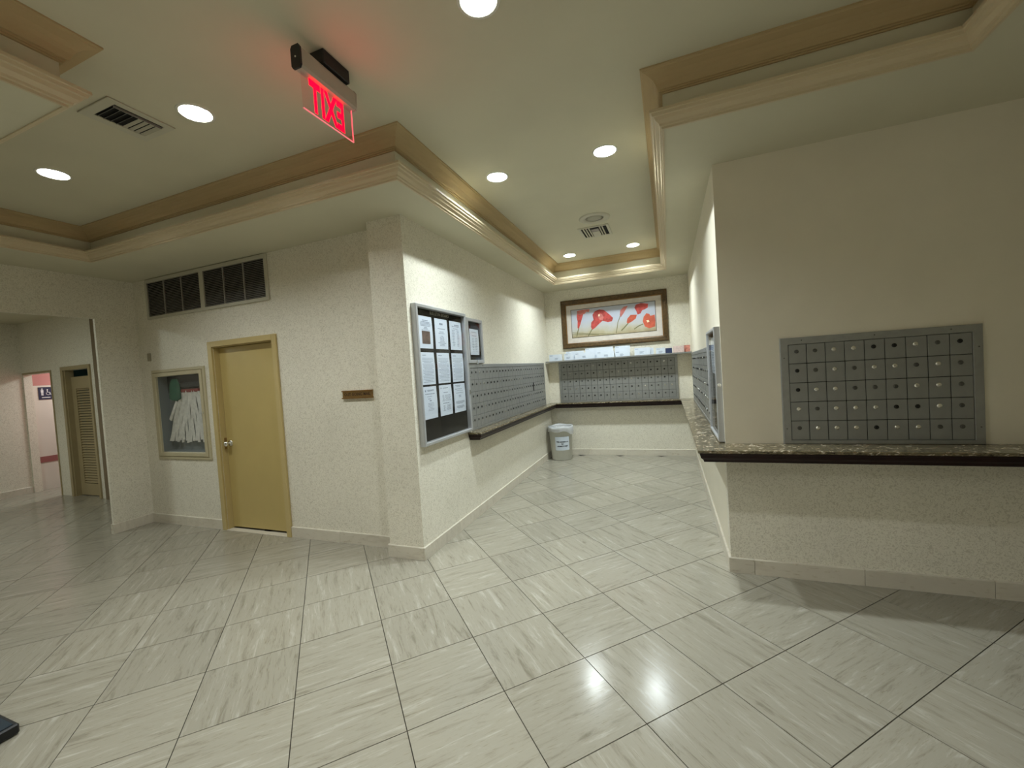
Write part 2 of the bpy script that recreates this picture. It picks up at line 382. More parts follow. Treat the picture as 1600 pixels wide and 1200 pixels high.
# crown mouldings of the tray: one mitred run per side
UP = [(0.0,2.996),(0.010,2.996),(0.010,3.004),(0.016,3.004),(0.016,3.012),(0.024,3.014),(0.030,3.024),(0.036,3.040),(0.048,3.058),(0.066,3.072),(0.088,3.080),(0.100,3.084),(0.104,3.090),(0.112,3.092),(0.112,3.1),(0.0,3.1)]
LO = [(0.0,2.809),(0.0,2.803),(0.012,2.803),(0.014,2.814),(0.024,2.816),(0.027,2.826),(0.045,2.840),(0.052,2.856),(0.062,2.858),(0.066,2.872),(0.074,2.874),(0.074,2.888),(0.0,2.892)]
names = ['along the left ceiling block', 'across the left ceiling block', 'at the far left end of the tray', 'in front of the door wall', 'along the left side of the mail alcove',
         'at the back of the mail alcove', 'along the right side of the mail alcove', 'in front of the right wall', 'at the far right end of the tray']
for i in range(len(TRAY)-1):
    struct(MB().sweep(TRAY, UP, seg=[i, i+1]), 'trim_%d' % (i+1), M['tan'], 'tan curved crown moulding under the raised ceiling ' + names[i], 'moulding')
    struct(MB().sweep(TRAY, LO, seg=[i, i+1]), 'trim_%d' % (i+10), M['lip'], 'stepped tan lip moulding on the soffit edge ' + names[i], 'moulding')

# ------------------------------------------------------------------ floor: diagonal travertine tiles
floor = struct(MB().box(-10.3, XE+0.1, YS-0.1, 7.2, -0.1, -0.005), 'floor', M['grout'], 'polished travertine floor laid diagonally with thin dark joints', 'floor')
S, TH, TX, TY = 0.4518, 0.7875, -2.392, 1.402
cT, sT = math.cos(TH), math.sin(TH)
def in_room(x, y, e=0.33):
    if y > yB+0.1 or y < YS-0.1 or x < -10.1 or x > XE+0.1: return False
    if y > yW+e-0.1 and -5.8+e < x < xL-e: return False
    if y > yR+e and x < xL-e and not (-10.2 < x < -8.8): return False
    if y > yF+e-0.05 and x > xR+e: return False
    return True
def px(p):
    d = Vector(p) - Vector((0,0,1.5)); f = d.dot(ay)
    if f < 0.05: return None
    return 800 + FPX*d.dot(ax)/f, 600 - FPX*d.dot(az)/f, f
G2 = 0.0022
def tile_me(name):
    a = S/2 - G2; b = MB().box(-a, a, -a, a, -0.012, 0)
    me = b.mesh(name, M['tile'])
    uv = me.uv_layers.new(name='UVMap')
    for l in me.loops: co_ = me.vertices[l.vertex_index].co; uv.data[l.index].uv = (co_.x, co_.y)
    return me
tme = tile_me('tile')
cells = []
for i in range(-30, 34):
    for j in range(-30, 34):
        u = (i+0.5)*S; v = (j+0.5)*S
        x = TX + u*cT + v*sT; y = TY + u*sT - v*cT
        if not in_room(x, y): continue
        vis = 0
        for du in (-0.5, 0, 0.5):
            for dv in (-0.5, 0, 0.5):
                q = px((x + du*S*cT + dv*S*sT, y + du*S*sT - dv*S*cT, 0))
                if q and -5 < q[0] < 1605 and -5 < q[1] < 1205: vis = 1
        # hidden behind the pilaster block?
        if y > yW+0.2 and x < xL-0.1 and x > -5.9: vis = 0
        if y > yF+0.2 and x > xR+0.1: vis = 0
        cells.append((vis, math.hypot(x, y), x, y, (i*7+j*13) ))
vis = sorted([c for c in cells if c[0]], key=lambda c: c[1])
near = vis[:299]; rest = vis[299:] + [c for c in cells if not c[0]]
rt = random.Random(3)
for (_, d, x, y, h) in near:
    o = link_child('tile', tme, floor, (x, y, -rt.random()*0.0004), (0, 0, TH + (math.pi/2 if rt.random() < 0.55 else 0) + (math.pi if rt.random() < .5 else 0)))
rb = MB(); uvs = []
for (_, d, x, y, h) in rest:
    a = S/2 - G2; k = rt.choice((0,1)); ox, oy = rt.random()*50, rt.random()*50
    cs = [(-a,-a),(a,-a),(a,a),(-a,a)]
    rb.add([(x + p*cT + q*sT, y + p*sT - q*cT, 0.0) for p, q in cs], [(0,3,2,1)])
    uvs.append([((p,q) if k else (q,p), (ox,oy)) for p, q in [cs[t] for t in (0,3,2,1)]])
me = rb.mesh('tile_field', M['tile'], recalc=False)
for p in me.polygons:
    pass
uv = me.uv_layers.new(name='UVMap')
for p, q in zip(me.polygons, uvs):
    for li, (a_, b_) in zip(p.loop_indices, q): uv.data[li].uv = (a_[0]+b_[0], a_[1]+b_[1])
bm = bmesh.new(); bm.from_mesh(me)
for f in bm.faces:
    f.normal_update()
    if f.normal.z < 0: f.normal_flip()
bm.to_mesh(me); bm.free()
o = bpy.data.objects.new('tile_field', me); C.objects.link(o); o.parent = floor; o['kind'] = 'stuff'

# ------------------------------------------------------------------ baseboards of stone pieces
BH, BT = 0.105, 0.014
def baseboard(name, label, a, b, n_out, L=0.61, off=0.0):
    # a->b along the wall at floor, n_out = outward normal (2D)
    A = Vector(a); B = Vector(b); d = (B-A); ln = d.length; d.normalize(); n = Vector(n_out)
    r = thing(name, (A.x, A.y, 0), label, 'baseboard', kind='structure')
    t = 0.0; cuts = [0.0]; t = off if off > 0 else L
    while t < ln - 0.05: cuts.append(t); t += L
    cuts.append(ln)
    for p, q in zip(cuts[:-1], cuts[1:]):
        p_ = p + 0.0012; q_ = q - 0.0012
        h = BH
        prof = [(0,0),(BT,0),(BT,h-0.004),(BT-0.004,h),(0,h)]
        vs_ = []
        for s_ in (p_, q_):
            for (e, z) in prof:
                P_ = A + d*s_ + n*e; vs_.append((P_.x, P_.y, z))
        k = len(prof); fs = [(j, (j+1)%k, k+(j+1)%k, k+j) for j in range(k)] + [tuple(range(k)), tuple(range(2*k-1, k-1, -1))]
        MB().add(vs_, fs).build('stone', M['base'], r)
    return r
baseboard('baseboard_left', 'travertine baseboard along the left wall of the mail alcove', (xL, yP-BT), (xL, yB), (1,0))
baseboard('baseboard_pillar', 'short travertine baseboard around the pilaster', (xP-BT, yP), (xL, yP), (0,-1), L=1)
baseboard('baseboard_back', 'travertine baseboard at the back of the mail alcove', (xL+BT, yB), (xR-BT, yB), (0,-1))
baseboard('baseboard_right', 'travertine baseboard along the right wall of the mail alcove', (xR, yF), (xR, yB), (-1,0))
baseboard('baseboard_counter', 'travertine baseboard below the counter on the right', (xR-BT, yF), (XE, yF), (0,-1), off=0.155)
baseboard('baseboard_door', 'travertine baseboard between the ochre door and the pilaster', (-3.562, yW), (xP-BT, yW), (0,-1))
baseboard('baseboard_case', 'travertine baseboard under the display case', (xLL+BT, yW), (-4.55, yW), (0,-1))
baseboard('baseboard_opening', 'short travertine baseboard on the wall end beside the hall opening', (xLL, yE-BT), (xLL, yW), (1,0), L=1)
baseboard('baseboard_hall', 'tan baseboard along the left wall of the side hall', (xHL, YS), (xHL, yR), (1,0))
struct(MB().box(xP-BT, xP, yP, yW, 0, BH), 'baseboard_return', M['base'], 'little return of baseboard on the left of the pilaster', 'baseboard')
struct(MB().box(xLL-0.035, xLL, yE-BT, yE, 0, BH), 'baseboard_end', M['base'], 'baseboard return on the wall end at the hall opening', 'baseboard')
struct(MB().box(-7.83, -7.738, yR-0.03, yR, 0, zHc), 'trim_19', mat('brown_edge', rgb(120,104,80), 0.5), 'dark vertical edge strip on the side hall end wall', 'trim')

# ------------------------------------------------------------------ recessed ceiling lamps
can_lbl = ['round recessed ceiling lamp, leftmost, beyond the air vent', 'round recessed ceiling lamp between the ceiling vent and the exit sign', 'round recessed ceiling lamp cut by the top edge of the picture',
 'round recessed ceiling lamp over the alcove mouth, left of its pair', 'round recessed ceiling lamp over the alcove mouth, right of its pair',
 'round recessed ceiling lamp deep in the alcove, left of its pair', 'round recessed ceiling lamp deep in the alcove, right of its pair',
 'round recessed ceiling lamp just behind the camera on the left', 'round recessed ceiling lamp just behind the camera on the right',
 'round recessed ceiling lamp far behind the camera on the left', 'round recessed ceiling lamp far behind the camera on the right']
white_gloss = mat('can_reflector', rgb(236,238,236), 0.3)
for (x, y, p), lb in zip(CANS, can_lbl):
    r = thing('ceiling_lamp', (x, y, zH), lb, 'lamp', 'round recessed lamps in the tray ceiling')
    b = MB(); b.lathe([(RC, 0.0), (RC-0.012, 0.05), (RC-0.014, 0.064)], 32, cap=False); b.build('reflector', white_gloss, r, (0,0,0), recalc=False, smooth=True)
    MB().lathe([(RC-0.001, 0.001), (RC, -0.004), (RC+0.014, -0.004), (RC+0.016, 0.0)], 32, cap=False).build('trim_ring', M['white'], r, (0,0,0), smooth=True)
    MB().lathe([(RC-0.015, 0.063), (RC-0.04, 0.061), (0.012, 0.060)], 32, cap=True).build('diffuser', lamp_m, r, (0,0,0))
    L = area('can_light', (x, y, zH+0.055), 0.12, CAN_W*p, ALCOL if y > 3 else CANCOL); L.parent = r; L.location = (0,0,0.055)

# ------------------------------------------------------------------ counter (granite on mahogany edge)
CT = [(xL,3.742),(-1.79,3.742),(-1.79,6.775),(0.155,6.775),(0.155,2.92),(XE,2.92)]
ct = thing('mail_counter', (xR, yF, 0.9), 'narrow speckled granite counter with dark mahogany edge running round the mail alcove', 'counter')
poly = CT + [(XE,yF),(xR,yF),(xR,yB),(xL,yB)]
n = len(poly)
MB().add([(x,y,0.884) for x,y in poly] + [(x,y,0.904) for x,y in poly], [tuple(range(n)), tuple(range(2*n-1,n-1,-1))] + [(i,(i+1)%n,n+(i+1)%n,n+i) for i in range(n)]).build('granite_top', M['granite'], ct, bevel=0.003)
WP = [(0.020,0.884),(0.020,0.872),(0.026,0.868),(0.027,0.852),(0.040,0.836),(0.046,0.820),(0.075,0.816),(0.13,0.816),(0.13,0.884)]
path = [(xL,3.742),(-1.79,3.742),(-1.79,6.775),(0.155,6.775),(0.155,2.92),(XE,2.92)]
# interior of the room lies on the right-hand side; the wood steps back to the left
WP2 = [(0.010,0.884),(0.010,0.874),(0.014,0.868),(0.016,0.852),(0.030,0.838),(0.036,0.822),(0.062,0.816),(0.10,0.816),(0.10,0.884)]
MB().sweep([(xL,3.742),(-1.79,3.742),(-1.79,6.775),(0.155,6.775),(0.155,2.92),(XE,2.92)], WP2, side=-1).build('wood_edge', M['wood'], ct)

# ------------------------------------------------------------------ mailbox banks
def bank(label, u0, u1, v0, v1, iu0, iu1, iv0, iv1, nc, nr, fn, rot, seed, darklocks, flip=False, fl=0.42):
    rr = random.Random(seed)
    cx = (u0+u1)/2; base = Vector(fn(cx, v0, 0))
    r = thing('mailbox_bank', base, label, 'mailboxes', 'aluminium mailbox banks')
    fr = MB()
    loop = [(u0,v0),(u0,v1),(u1,v1),(u1,v0)]
    ii = (iu0-u0)
    # frame: four mitred rails
    fw = [(0,0),(0,0.016),(0.003,0.018),(ii-0.003,0.018),(ii,0.014),(ii,0)]
    sgn = 1
    inner = [(iu0,iv0),(iu0,iv1),(iu1,iv1),(iu1,iv0)]
    vs_ = []; 
    for a, b in zip(loop, inner):
        for t, h in ((0,0),(0,0.015),(0.06,0.018),(0.94,0.018),(1,0.014),(1,0)):
            vs_.append(fn(a[0]+(b[0]-a[0])*t, a[1]+(b[1]-a[1])*t, h))
    fs = []
    for i in range(4):
        j = (i+1) % 4
        for k in range(6): fs.append((i*6+k, i*6+(k+1)%6, j*6+(k+1)%6, j*6+k))
    MB().add(vs_, fs).build('frame', M['alu'], r)
    bk = MB()
    c8 = [fn(u, v, w_) for w_ in (0.001, 0.005) for u, v in inner]
    bk.add(c8, [(0,1,2,3),(7,6,5,4),(0,1,5,4),(1,2,6,5),(2,3,7,6),(3,0,4,7)]).build('backing', M['slot'], r)
    pu = (iu1-iu0)/nc; pv = (iv1-iv0)/nr; g = 0.0016
    bx = MB(); a = pu/2-g; b = pv/2-g
    bx.box(-a, a, -0.006, 0, -b, b); dme = bx.mesh('mailbox_door', M['aludark'], bevel=0.0016)
    lks = []
    for mt in (M['chrome'], M['locky'], M['black']):
        l = MB(); l.lathe([(0.0125,0.0),(0.0125,-0.002),(0.009,-0.003),(0.009,-0.0055),(0.0075,-0.006)], 14, axis='y')
        me = l.mesh('lock', mt)
        lks.append(me)
    for c in range(nc):
        for q in range(nr):
            uc = iu0 + (c+0.5)*pu; vc = iv1 - (q+0.5)*pv
            P = Vector(fn(uc, vc, 0.008 + rr.random()*0.0012))
            d = link_child('mailbox_door', dme, r, P - base, (rr.uniform(-.006,.006), 0, rot + rr.uniform(-.006,.006)))
            t = rr.random(); k = 0 if t > darklocks else (1 if t > darklocks*0.4 else 2)
            off = (-0.005 if not flip else 0.005)
            link_child('lock', lks[k], d, (off, -0.006, pv/2-0.046), (0, rr.uniform(-0.6,0.6), 0))
    sm = MB().lathe([(0.004,0),(0.004,-0.0015)], 8, axis='y').mesh('screw', M['locky'])
    for u, v in ((u0+0.02, v1-0.13),(u0+0.02,v0+0.1),(u1-0.02,v1-0.13),(u1-0.02,v0+0.1),(u0+(u1-u0)*.12,v1-0.02),(u0+(u1-u0)*.5,v1-0.02),(u0+(u1-u0)*.86,v1-0.02)):
        link_child('screw', sm, r, Vector(fn(u, v, 0.018)) - base, (0,0,rot))
    return r
bank('small mailbox bank of forty-five doors on the dim right-hand wall', 0.690,1.684,0.905,1.598, 0.735,1.639,0.930,1.553, 9,5, fYF, 0, 1, 0.5)
bank('mailbox bank on the end wall under the letter shelf', -1.755,0.138,0.905,1.596, -1.713,0.098,0.93,1.553, 18,5, fYB, 0, 2, 0.9)
lb = bank('long mailbox bank on the left alcove wall beside the notice board', 3.835,6.598,0.905,1.602, 3.852,6.562,0.93,1.56, 28,5, fXL, math.pi/2, 3, 0.85)
bank('long mailbox bank on the right alcove wall, seen edge-on', 3.82,6.598,0.905,1.602, 3.85,6.562,0.93,1.56, 28,5, fXR, -math.pi/2, 4, 0.7)
MB().box(xL+0.016, xL+0.022, 5.952, 5.978, 1.185, 1.305).build('letter_slot', M['black'], lb)

# ------------------------------------------------------------------ notice boards
def plane_box(mb, fn, u0, u1, v0, v1, w0, w1):
    return mb.add([fn(u0,v0,w0),fn(u1,v0,w0),fn(u1,v1,w0),fn(u0,v1,w0),fn(u0,v0,w1),fn(u1,v0,w1),fn(u1,v1,w1),fn(u0,v1,w1)],
                  [(0,3,2,1),(4,5,6,7),(0,1,5,4),(1,2,6,5),(2,3,7,6),(3,0,4,7)])
def frame_mb(fn, u0, u1, v0, v1, prof):
    # prof: (inset, height) closed profile swept round the rectangle
    vs_ = []; k = len(prof)
    for (u, v, su, sv) in ((u0,v0,1,1),(u0,v1,1,-1),(u1,v1,-1,-1),(u1,v0,-1,1)):
        for e, h in prof: vs_.append(fn(u+su*e, v+sv*e, h))
    fs = []
    for i in range(4):
        j = (i+1) % 4
        for q in range(k): fs.append((i*k+q, i*k+(q+1)%k, j*k+(q+1)%k, j*k+q))
    return MB().add(vs_, fs)
def notice_case(name, label, fn, u0, u1, v0, v1, depth, fw, lockpos=None, backm='felt'):
    r = thing(name, fn((u0+u1)/2, v0, 0), label, 'notice board', 'glazed aluminium notice cases')
    frame_mb(fn, u0, u1, v0, v1, [(0,0),(0,depth-0.004),(0.004,depth),(fw-0.004,depth),(fw,depth-0.006),(fw,0)]).build('frame', M['alulite'], r)
    plane_box(MB(), fn, u0+fw, u1-fw, v0+fw, v1-fw, 0.001, 0.006).build('back_panel', M[backm], r)
    plane_box(MB(), fn, u0+fw, u1-fw, v0+fw, v1-fw, depth-0.012, depth-0.009).build('glass_pane', M['glass'], r)
    if lockpos:
        u, v, wd = lockpos
        plane_box(MB(), fn, u-0.012, u+0.012, v-0.022, v+0.022, depth, depth+0.008).build('lock', M['chrome'], r, bevel=0.003)
    return r
nb = notice_case('notice_board', 'tall grey-framed glazed notice board holding nine papers', fXL, 2.885, 3.775, 0.922, 2.108, 0.05, 0.028, (3.755, 1.32, 0))
tm = text_mesh('BULLETIN BOARD', 0.040, 'heading_letters', mat('white_letters', rgb(150,146,130), 0.6), lambda x, y, z: fXL(3.33+x, 2.057+y, 0.0065+max(z,0)))
o = bpy.data.objects.new('heading_letters', tm); C.objects.link(o); o.parent = nb; o.location = -world_loc(nb)
notice_case('notice_case', 'small grey-framed glazed notice case with a single sheet above the left mailboxes', fXL, 3.83, 4.21, 1.61, 2.085, 0.03, 0.035, (4.02, 1.622, 0))
rc = notice_case('notice_case', 'slim grey glazed notice case on the right alcove wall near its corner', fXR, 3.19, 3.79, 0.912, 1.716, 0.04, 0.022)
MB().lathe([(0.012,0),(0.012,-0.004),(0.008,-0.007)], 14, c=(0.325, 3.19, 1.31), axis='y').build('lock', M['chrome'], rc)

def lines_mb(fn, u0, u1, v0, v1, spec, wz, rr):
    b = MB(); W = u1-u0; H = v1-v0
    for (cx, cy, wd, th, jit) in spec:
        a = cx - wd/2 + rr.uniform(-jit, jit)*0.5; c = cx + wd/2 + rr.uniform(-jit, jit)*0.5
        y = v1 - cy*H
        # words
        t = a
        while t < c:
            wl = rr.uniform(0.04, 0.11); e = min(t+wl, c)
            plane_box(b, fn, u0+t*W, u0+e*W, y-th*H/2, y+th*H/2, wz, wz+0.0003); t = e + 0.018
    return b
def paper(label, fn, u0, u1, v0, v1, w_, spec, seed, picture=None, group='sheets pinned in the notice board'):
    rr = random.Random(seed)
    base = Vector(fn((u0+u1)/2, v1, w_))
    r = thing('notice_sheet', base, label, 'paper', group)
    # gently curled sheet
    b = MB(); NU = 4; NV = 8; vs_ = []; tl = rr.uniform(-0.003, 0.003)
    for t in range(2):
        for i in range(NU+1):
            for j in range(NV+1):
                s = i/NU; v = j/NV
                vs_.append(fn(u0+(u1-u0)*s + tl*(1-v), v0+(v1-v0)*v, w_ + 0.0005*t + 0.006*math.sin(math.pi*v)*s*(0.3+0.4*s)))
    N1 = (NU+1)*(NV+1); fs = []
    I = lambda t, i, j: t*N1 + i*(NV+1)+j
    for i in range(NU):
        for j in range(NV):
            fs += [(I(0,i,j),I(0,i+1,j),I(0,i+1,j+1),I(0,i,j+1)), (I(1,i,j),I(1,i,j+1),I(1,i+1,j+1),I(1,i+1,j))]
    for i in range(NU): fs += [(I(0,i,0),I(1,i,0),I(1,i+1,0),I(0,i+1,0)), (I(0,i,NV),I(0,i+1,NV),I(1,i+1,NV),I(1,i,NV))]
    for j in range(NV): fs += [(I(0,0,j),I(0,0,j+1),I(1,0,j+1),I(1,0,j)), (I(0,NU,j),I(1,NU,j),I(1,NU,j+1),I(0,NU,j+1))]
    b.add(vs_, fs).build('sheet', M['paper'], r)
    fc = lambda u, v, w2: fn(u, v, w2 + 0.006*math.sin(math.pi*min(max((v-v0)/(v1-v0),0),1))*((u-u0)/(u1-u0))*(0.3+0.4*(u-u0)/(u1-u0)))
    lines_mb(fc, u0, u1, v0, v1, spec, w_+0.0009, rr).build('print', M['print'], r)
    if picture:
        a0, a1, b0, b1 = picture; W = u1-u0; H = v1-v0
        pm = mat('photo_print', rgb(92,74,66), 0.5, var=0.6, vscale=18)
        NP = 6; q = MB()
        for k in range(NP):
            y1 = v1-(b0+(b1-b0)*k/NP)*H; y0 = v1-(b0+(b1-b0)*(k+1)/NP)*H
            plane_box(q, fc, u0+a0*W, u0+a1*W, y0, y1, w_+0.0008, w_+0.0012)
        q.build('picture', pm, r)
    return r
def body(n, a, b, wd=0.72, th=0.014, cx=0.5): return [(cx, a+(b-a)*k/max(n-1,1), wd*(1 if k % 4 != 3 else 0.7), th, 0.05) for k in range(n)]
T1 = [(0.5,0.13,0.42,0.022,0),(0.5,0.18,0.66,0.02,0),(0.5,0.22,0.72,0.018,0),(0.5,0.26,0.74,0.018,0),(0.5,0.30,0.7,0.018,0),(0.5,0.35,0.2,0.018,0),(0.5,0.39,0.3,0.02,0),(0.5,0.43,0.6,0.014,0)]
T2 = [(0.5,0.17,0.26,0.06,0),(0.5,0.33,0.56,0.02,0),(0.5,0.43,0.34,0.018,0),(0.5,0.48,0.46,0.018,0)] + [(0.52,0.57+0.045*k,[0.2,0.34,0.34,0.3,0.36,0.62,0.4,0.4][k],0.018,0) for k in range(8)]
T3 = [(0.62,0.13,0.4,0.03,0),(0.5,0.18,0.6,0.02,0),(0.5,0.26,0.4,0.014,0)] + body(11,0.32,0.86,0.18,0.02,0.3) + body(11,0.32,0.86,0.18,0.02,0.68)
T4 = [(0.25,0.09,0.26,0.02,0)] + body(17,0.18,0.92,0.78,0.012)
T7 = [(0.16,0.13,0.07,0.05,0),(0.55,0.11,0.5,0.018,0),(0.55,0.14,0.46,0.016,0),(0.48,0.23,0.7,0.022,0),(0.45,0.31,0.36,0.014,0),(0.42,0.38,0.2,0.014,0),(0.5,0.44,0.14,0.03,0)] + body(6,0.52,0.74,0.42,0.012,0.52)
T8 = [(0.16,0.1,0.07,0.05,0),(0.5,0.1,0.42,0.02,0),(0.5,0.25,0.34,0.022,0)] + body(6,0.34,0.52,0.46,0.012,0.66) + body(6,0.34,0.52,0.14,0.014,0.3) + [(0.5,0.6,0.5,0.024,0)] + body(6,0.67,0.84,0.14,0.014,0.34) + body(6,0.67,0.82,0.3,0.012,0.7)
T9 = [(0.4,0.07,0.5,0.016,0),(0.4,0.10,0.3,0.016,0),(0.42,0.19,0.6,0.018,0),(0.5,0.25,0.56,0.014,0),(0.5,0.33,0.6,0.016,0),(0.5,0.42,0.2,0.02,0),(0.5,0.47,0.2,0.02,0)] + body(4,0.62,0.70,0.76,0.012) + body(4,0.78,0.86,0.66,0.012)
us = [(2.968,3.176),(3.226,3.446),(3.494,3.722)]; vsr = [(1.743,2.020),(1.431,1.709),(1.135,1.414)]
shs = [('paper with heading lines above a brown photograph, top left in the notice board',T1,0,0),('paper with a small round logo and centred text, top middle in the notice board',T2,1,0),('paper with two columns of small text, top right in the notice board',T3,2,0),
 ('densely printed letter, middle left in the notice board',T4,0,1),('densely printed letter, centre of the notice board',T4,1,1),('densely printed letter, middle right in the notice board',T4,2,1),
 ('letter with a small emblem and short centred lines, bottom left in the notice board',T7,0,2),('letter with a small emblem and a two-column list, bottom middle in the notice board',T8,1,2),('letter with centred paragraphs, bottom right in the notice board',T9,2,2)]
for k, (lb_, sp, a, b) in enumerate(shs):
    u0, u1 = us[a]; v0, v1 = vsr[b]
    paper(lb_, fXL, u0, u1, v0, v1, 0.009, sp, 20+k, picture=(0.2,0.8,0.46,0.86) if k == 0 else None)
paper('single sheet with two columns inside the small notice case', fXL, 3.915, 4.125, 1.70, 1.975, 0.009, [(0.5,0.12,0.6,0.016,0),(0.5,0.26,0.5,0.02,0)] + body(9,0.36,0.85,0.2,0.02,0.35) + body(9,0.36,0.85,0.24,0.02,0.68), 40)
paper('white sheet pinned at the top of the notice case on the right alcove wall', fXR, 3.24, 3.455, 1.40, 1.68, 0.009, T4, 41, group='sheets in the right-hand notice case')
paper('white sheet pinned lower in the notice case on the right alcove wall', fXR, 3.50, 3.715, 1.38, 1.66, 0.009, T4, 42, group='sheets in the right-hand notice case')

# ------------------------------------------------------------------ picture of red calla lilies
pt = thing('framed_picture', (-0.8, yB, 1.82), 'wide bronze-framed picture of red calla lilies above the letter shelf', 'picture')
PX0, PX1, PZ0, PZ1 = -1.655, 0.036, 1.818, 2.625
frame_mb(fYB, PX0, PX1, PZ0, PZ1, [(0,0.0),(0,0.03),(0.008,0.042),(0.02,0.045),(0.03,0.036),(0.06,0.03),(0.07,0.034),(0.078,0.03),(0.088,0.014),(0.088,0)]).build('frame', M['bronze'], pt)
frame_mb(fYB, PX0+0.078, PX1-0.078, PZ0+0.078, PZ1-0.078, [(0,0.02),(0,0.031),(0.004,0.032),(0.009,0.02)]).build('gold_slip', M['gold'], pt)
plane_box(MB(), fYB, PX0+0.08, PX1-0.08, PZ0+0.08, PZ1-0.08, 0.002, 0.010).build('mat_board', mat('mat_board', rgb(204,196,186), 0.7, var=0.08, vscale=12), pt)
QX0, QX1, QZ0, QZ1 = -1.484, -0.146, 1.994, 2.455
frame_mb(fYB, QX0-0.008, QX1+0.008, QZ0-0.008, QZ1+0.008, [(0,0.010),(0,0.0115),(0.009,0.0115),(0.009,0.010)]).build('mat_line', mat('mat_line', rgb(70,62,46), 0.6), pt)
pm = mat('print_background', rgb(200,208,220), 0.6); nt = pm.node_tree; b_ = nt.nodes['Principled BSDF']
tc = nt.nodes.new('ShaderNodeTexCoord'); sp = nt.nodes.new('ShaderNodeSeparateXYZ'); nt.links.new(tc.outputs['Object'], sp.inputs[0])
nz = nt.nodes.new('ShaderNodeTexNoise'); nz.inputs['Scale'].default_value = 7; nz.inputs['Detail'].default_value = 5; nt.links.new(tc.outputs['Object'], nz.inputs[0])
mm = nt.nodes.new('ShaderNodeMath'); mm.operation = 'MULTIPLY_ADD'; mm.inputs[1].default_value = 0.45; nt.links.new(nz.outputs['Fac'], mm.inputs[0])
mr = nt.nodes.new('ShaderNodeMapRange'); mr.inputs[1].default_value = QZ0; mr.inputs[2].default_value = QZ1; nt.links.new(sp.outputs[2], mr.inputs[0]); nt.links.new(mr.outputs[0], mm.inputs[2])
rp = ramp(nt, [(0.12, rgb(150,132,96)), (0.34, rgb(176,168,140)), (0.55, rgb(186,186,184)), (0.8, rgb(184,190,204))])
nt.links.new(mm.outputs[0], rp.inputs[0]); nt.links.new(rp.outputs[0], b_.inputs['Base Color'])
pr_ = plane_box(MB(), fYB, QX0, QX1, QZ0, QZ1, 0.0101, 0.0112).build('print', pm, pt)
redA = mat('petal_red', rgb(176,64,58), 0.6, var=0.4, vscale=18); redB = mat('petal_orange', rgb(192,86,60), 0.6, var=0.2, vscale=16)
redP = mat('petal_pink', rgb(200,116,108), 0.6, var=0.2, vscale=18); stemM = mat('stem_green', rgb(112,110,72), 0.7); yel = mat('spadix', rgb(246,226,190), 0.5)
# homography from picture-space: corners of the print in normalised (s right, t up)
def pst(x, y):   # coordinates measured in the zoomed view of the print
    tl, tr, br, bl = (293,312), (1045,232), (1060,490), (312,560)
    s = (x-300)/750.0
    top = 312 + (232-312)*s; bot = 560 + (490-560)*s
    t = (bot-y)/(bot-top); s = (x-(293+19*(1-t)))/(752.0-4*(1-t)+0)
    return QX0+(QX1-QX0)*min(max(s,0.003),0.997), QZ0+(QZ1-QZ0)*min(max(t,0.003),0.997)
def flat(pts, m, name, par, h):
    P_ = [pst(*p) for p in pts]; n = len(P_)
    b = MB().add([fYB(x,z,h) for x,z in P_] + [fYB(x,z,h+0.0006) for x,z in P_], [tuple(range(n)), tuple(range(2*n-1,n-1,-1))] + [(i,(i+1)%n,n+(i+1)%n,n+i) for i in range(n)])
    return b.build(name, m, par)
def stem(pts, wd, name='stem'):
    L_ = []; R_ = []
    for i, p in enumerate(pts):
        q = pts[min(i+1,len(pts)-1)]; o_ = pts[max(i-1,0)]; d = Vector((q[0]-o_[0], q[1]-o_[1])); d.normalize()
        L_.append((p[0]-d.y*wd, p[1]+d.x*wd)); R_.append((p[0]+d.y*wd, p[1]-d.x*wd))
    return flat(L_ + R_[::-1], stemM, name, pr_, 0.0113)
stem([(372,460),(362,500),(352,548)], 4); stem([(495,478),(478,510),(460,542)], 4); stem([(750,360),(728,420),(716,515)], 3); stem([(820,425),(790,460),(760,492)], 5)
stem([(950,432),(910,450),(872,478)], 4); stem([(312,512),(500,522),(700,520)], 2); stem([(312,530),(420,524),(560,528)], 2)
flat([(350,345),(372,350),(410,345),(398,390),(380,450),(370,475),(358,470),(358,410),(348,370)], redA, 'calla_lily', pr_, 0.0116)
flat([(350,316),(400,306),(470,300),(462,328),(440,322),(420,345),(385,350),(352,348)], redP, 'calla_lily', pr_, 0.0119)
flat([(484,460),(486,420),(508,395),(497,350),(520,318),(560,303),(600,308),(650,345),(685,378),(676,408),(640,416),(590,404),(560,430),(525,465),(498,485)], redA, 'calla_lily', pr_, 0.0116)
flat([(545,365),(560,340),(585,345),(600,372),(590,400),(560,392)], redP, 'petal_fold', pr_, 0.0122); flat([(550,350),(558,344),(566,352),(560,366),(552,364)], yel, 'spadix', pr_, 0.0127)
flat([(745,355),(750,310),(780,280),(815,272),(800,300),(780,335),(755,372)], redP, 'calla_lily', pr_, 0.0116)
flat([(872,290),(885,262),(930,248),(990,256),(985,290),(960,305),(940,312),(925,340),(900,350),(890,320)], redA, 'calla_lily', pr_, 0.0116)
flat([(806,420),(812,385),(840,352),(895,350),(885,385),(850,412),(820,428)], redB, 'calla_lily', pr_, 0.0119)
flat([(945,410),(952,370),(975,338),(1000,345),(1010,362),(1045,350),(1052,400),(1050,455),(1000,470),(965,455)], redB, 'calla_lily', pr_, 0.0117)
flat([(975,400),(995,398),(1002,412),(985,420)], yel, 'spadix', pr_, 0.0123)

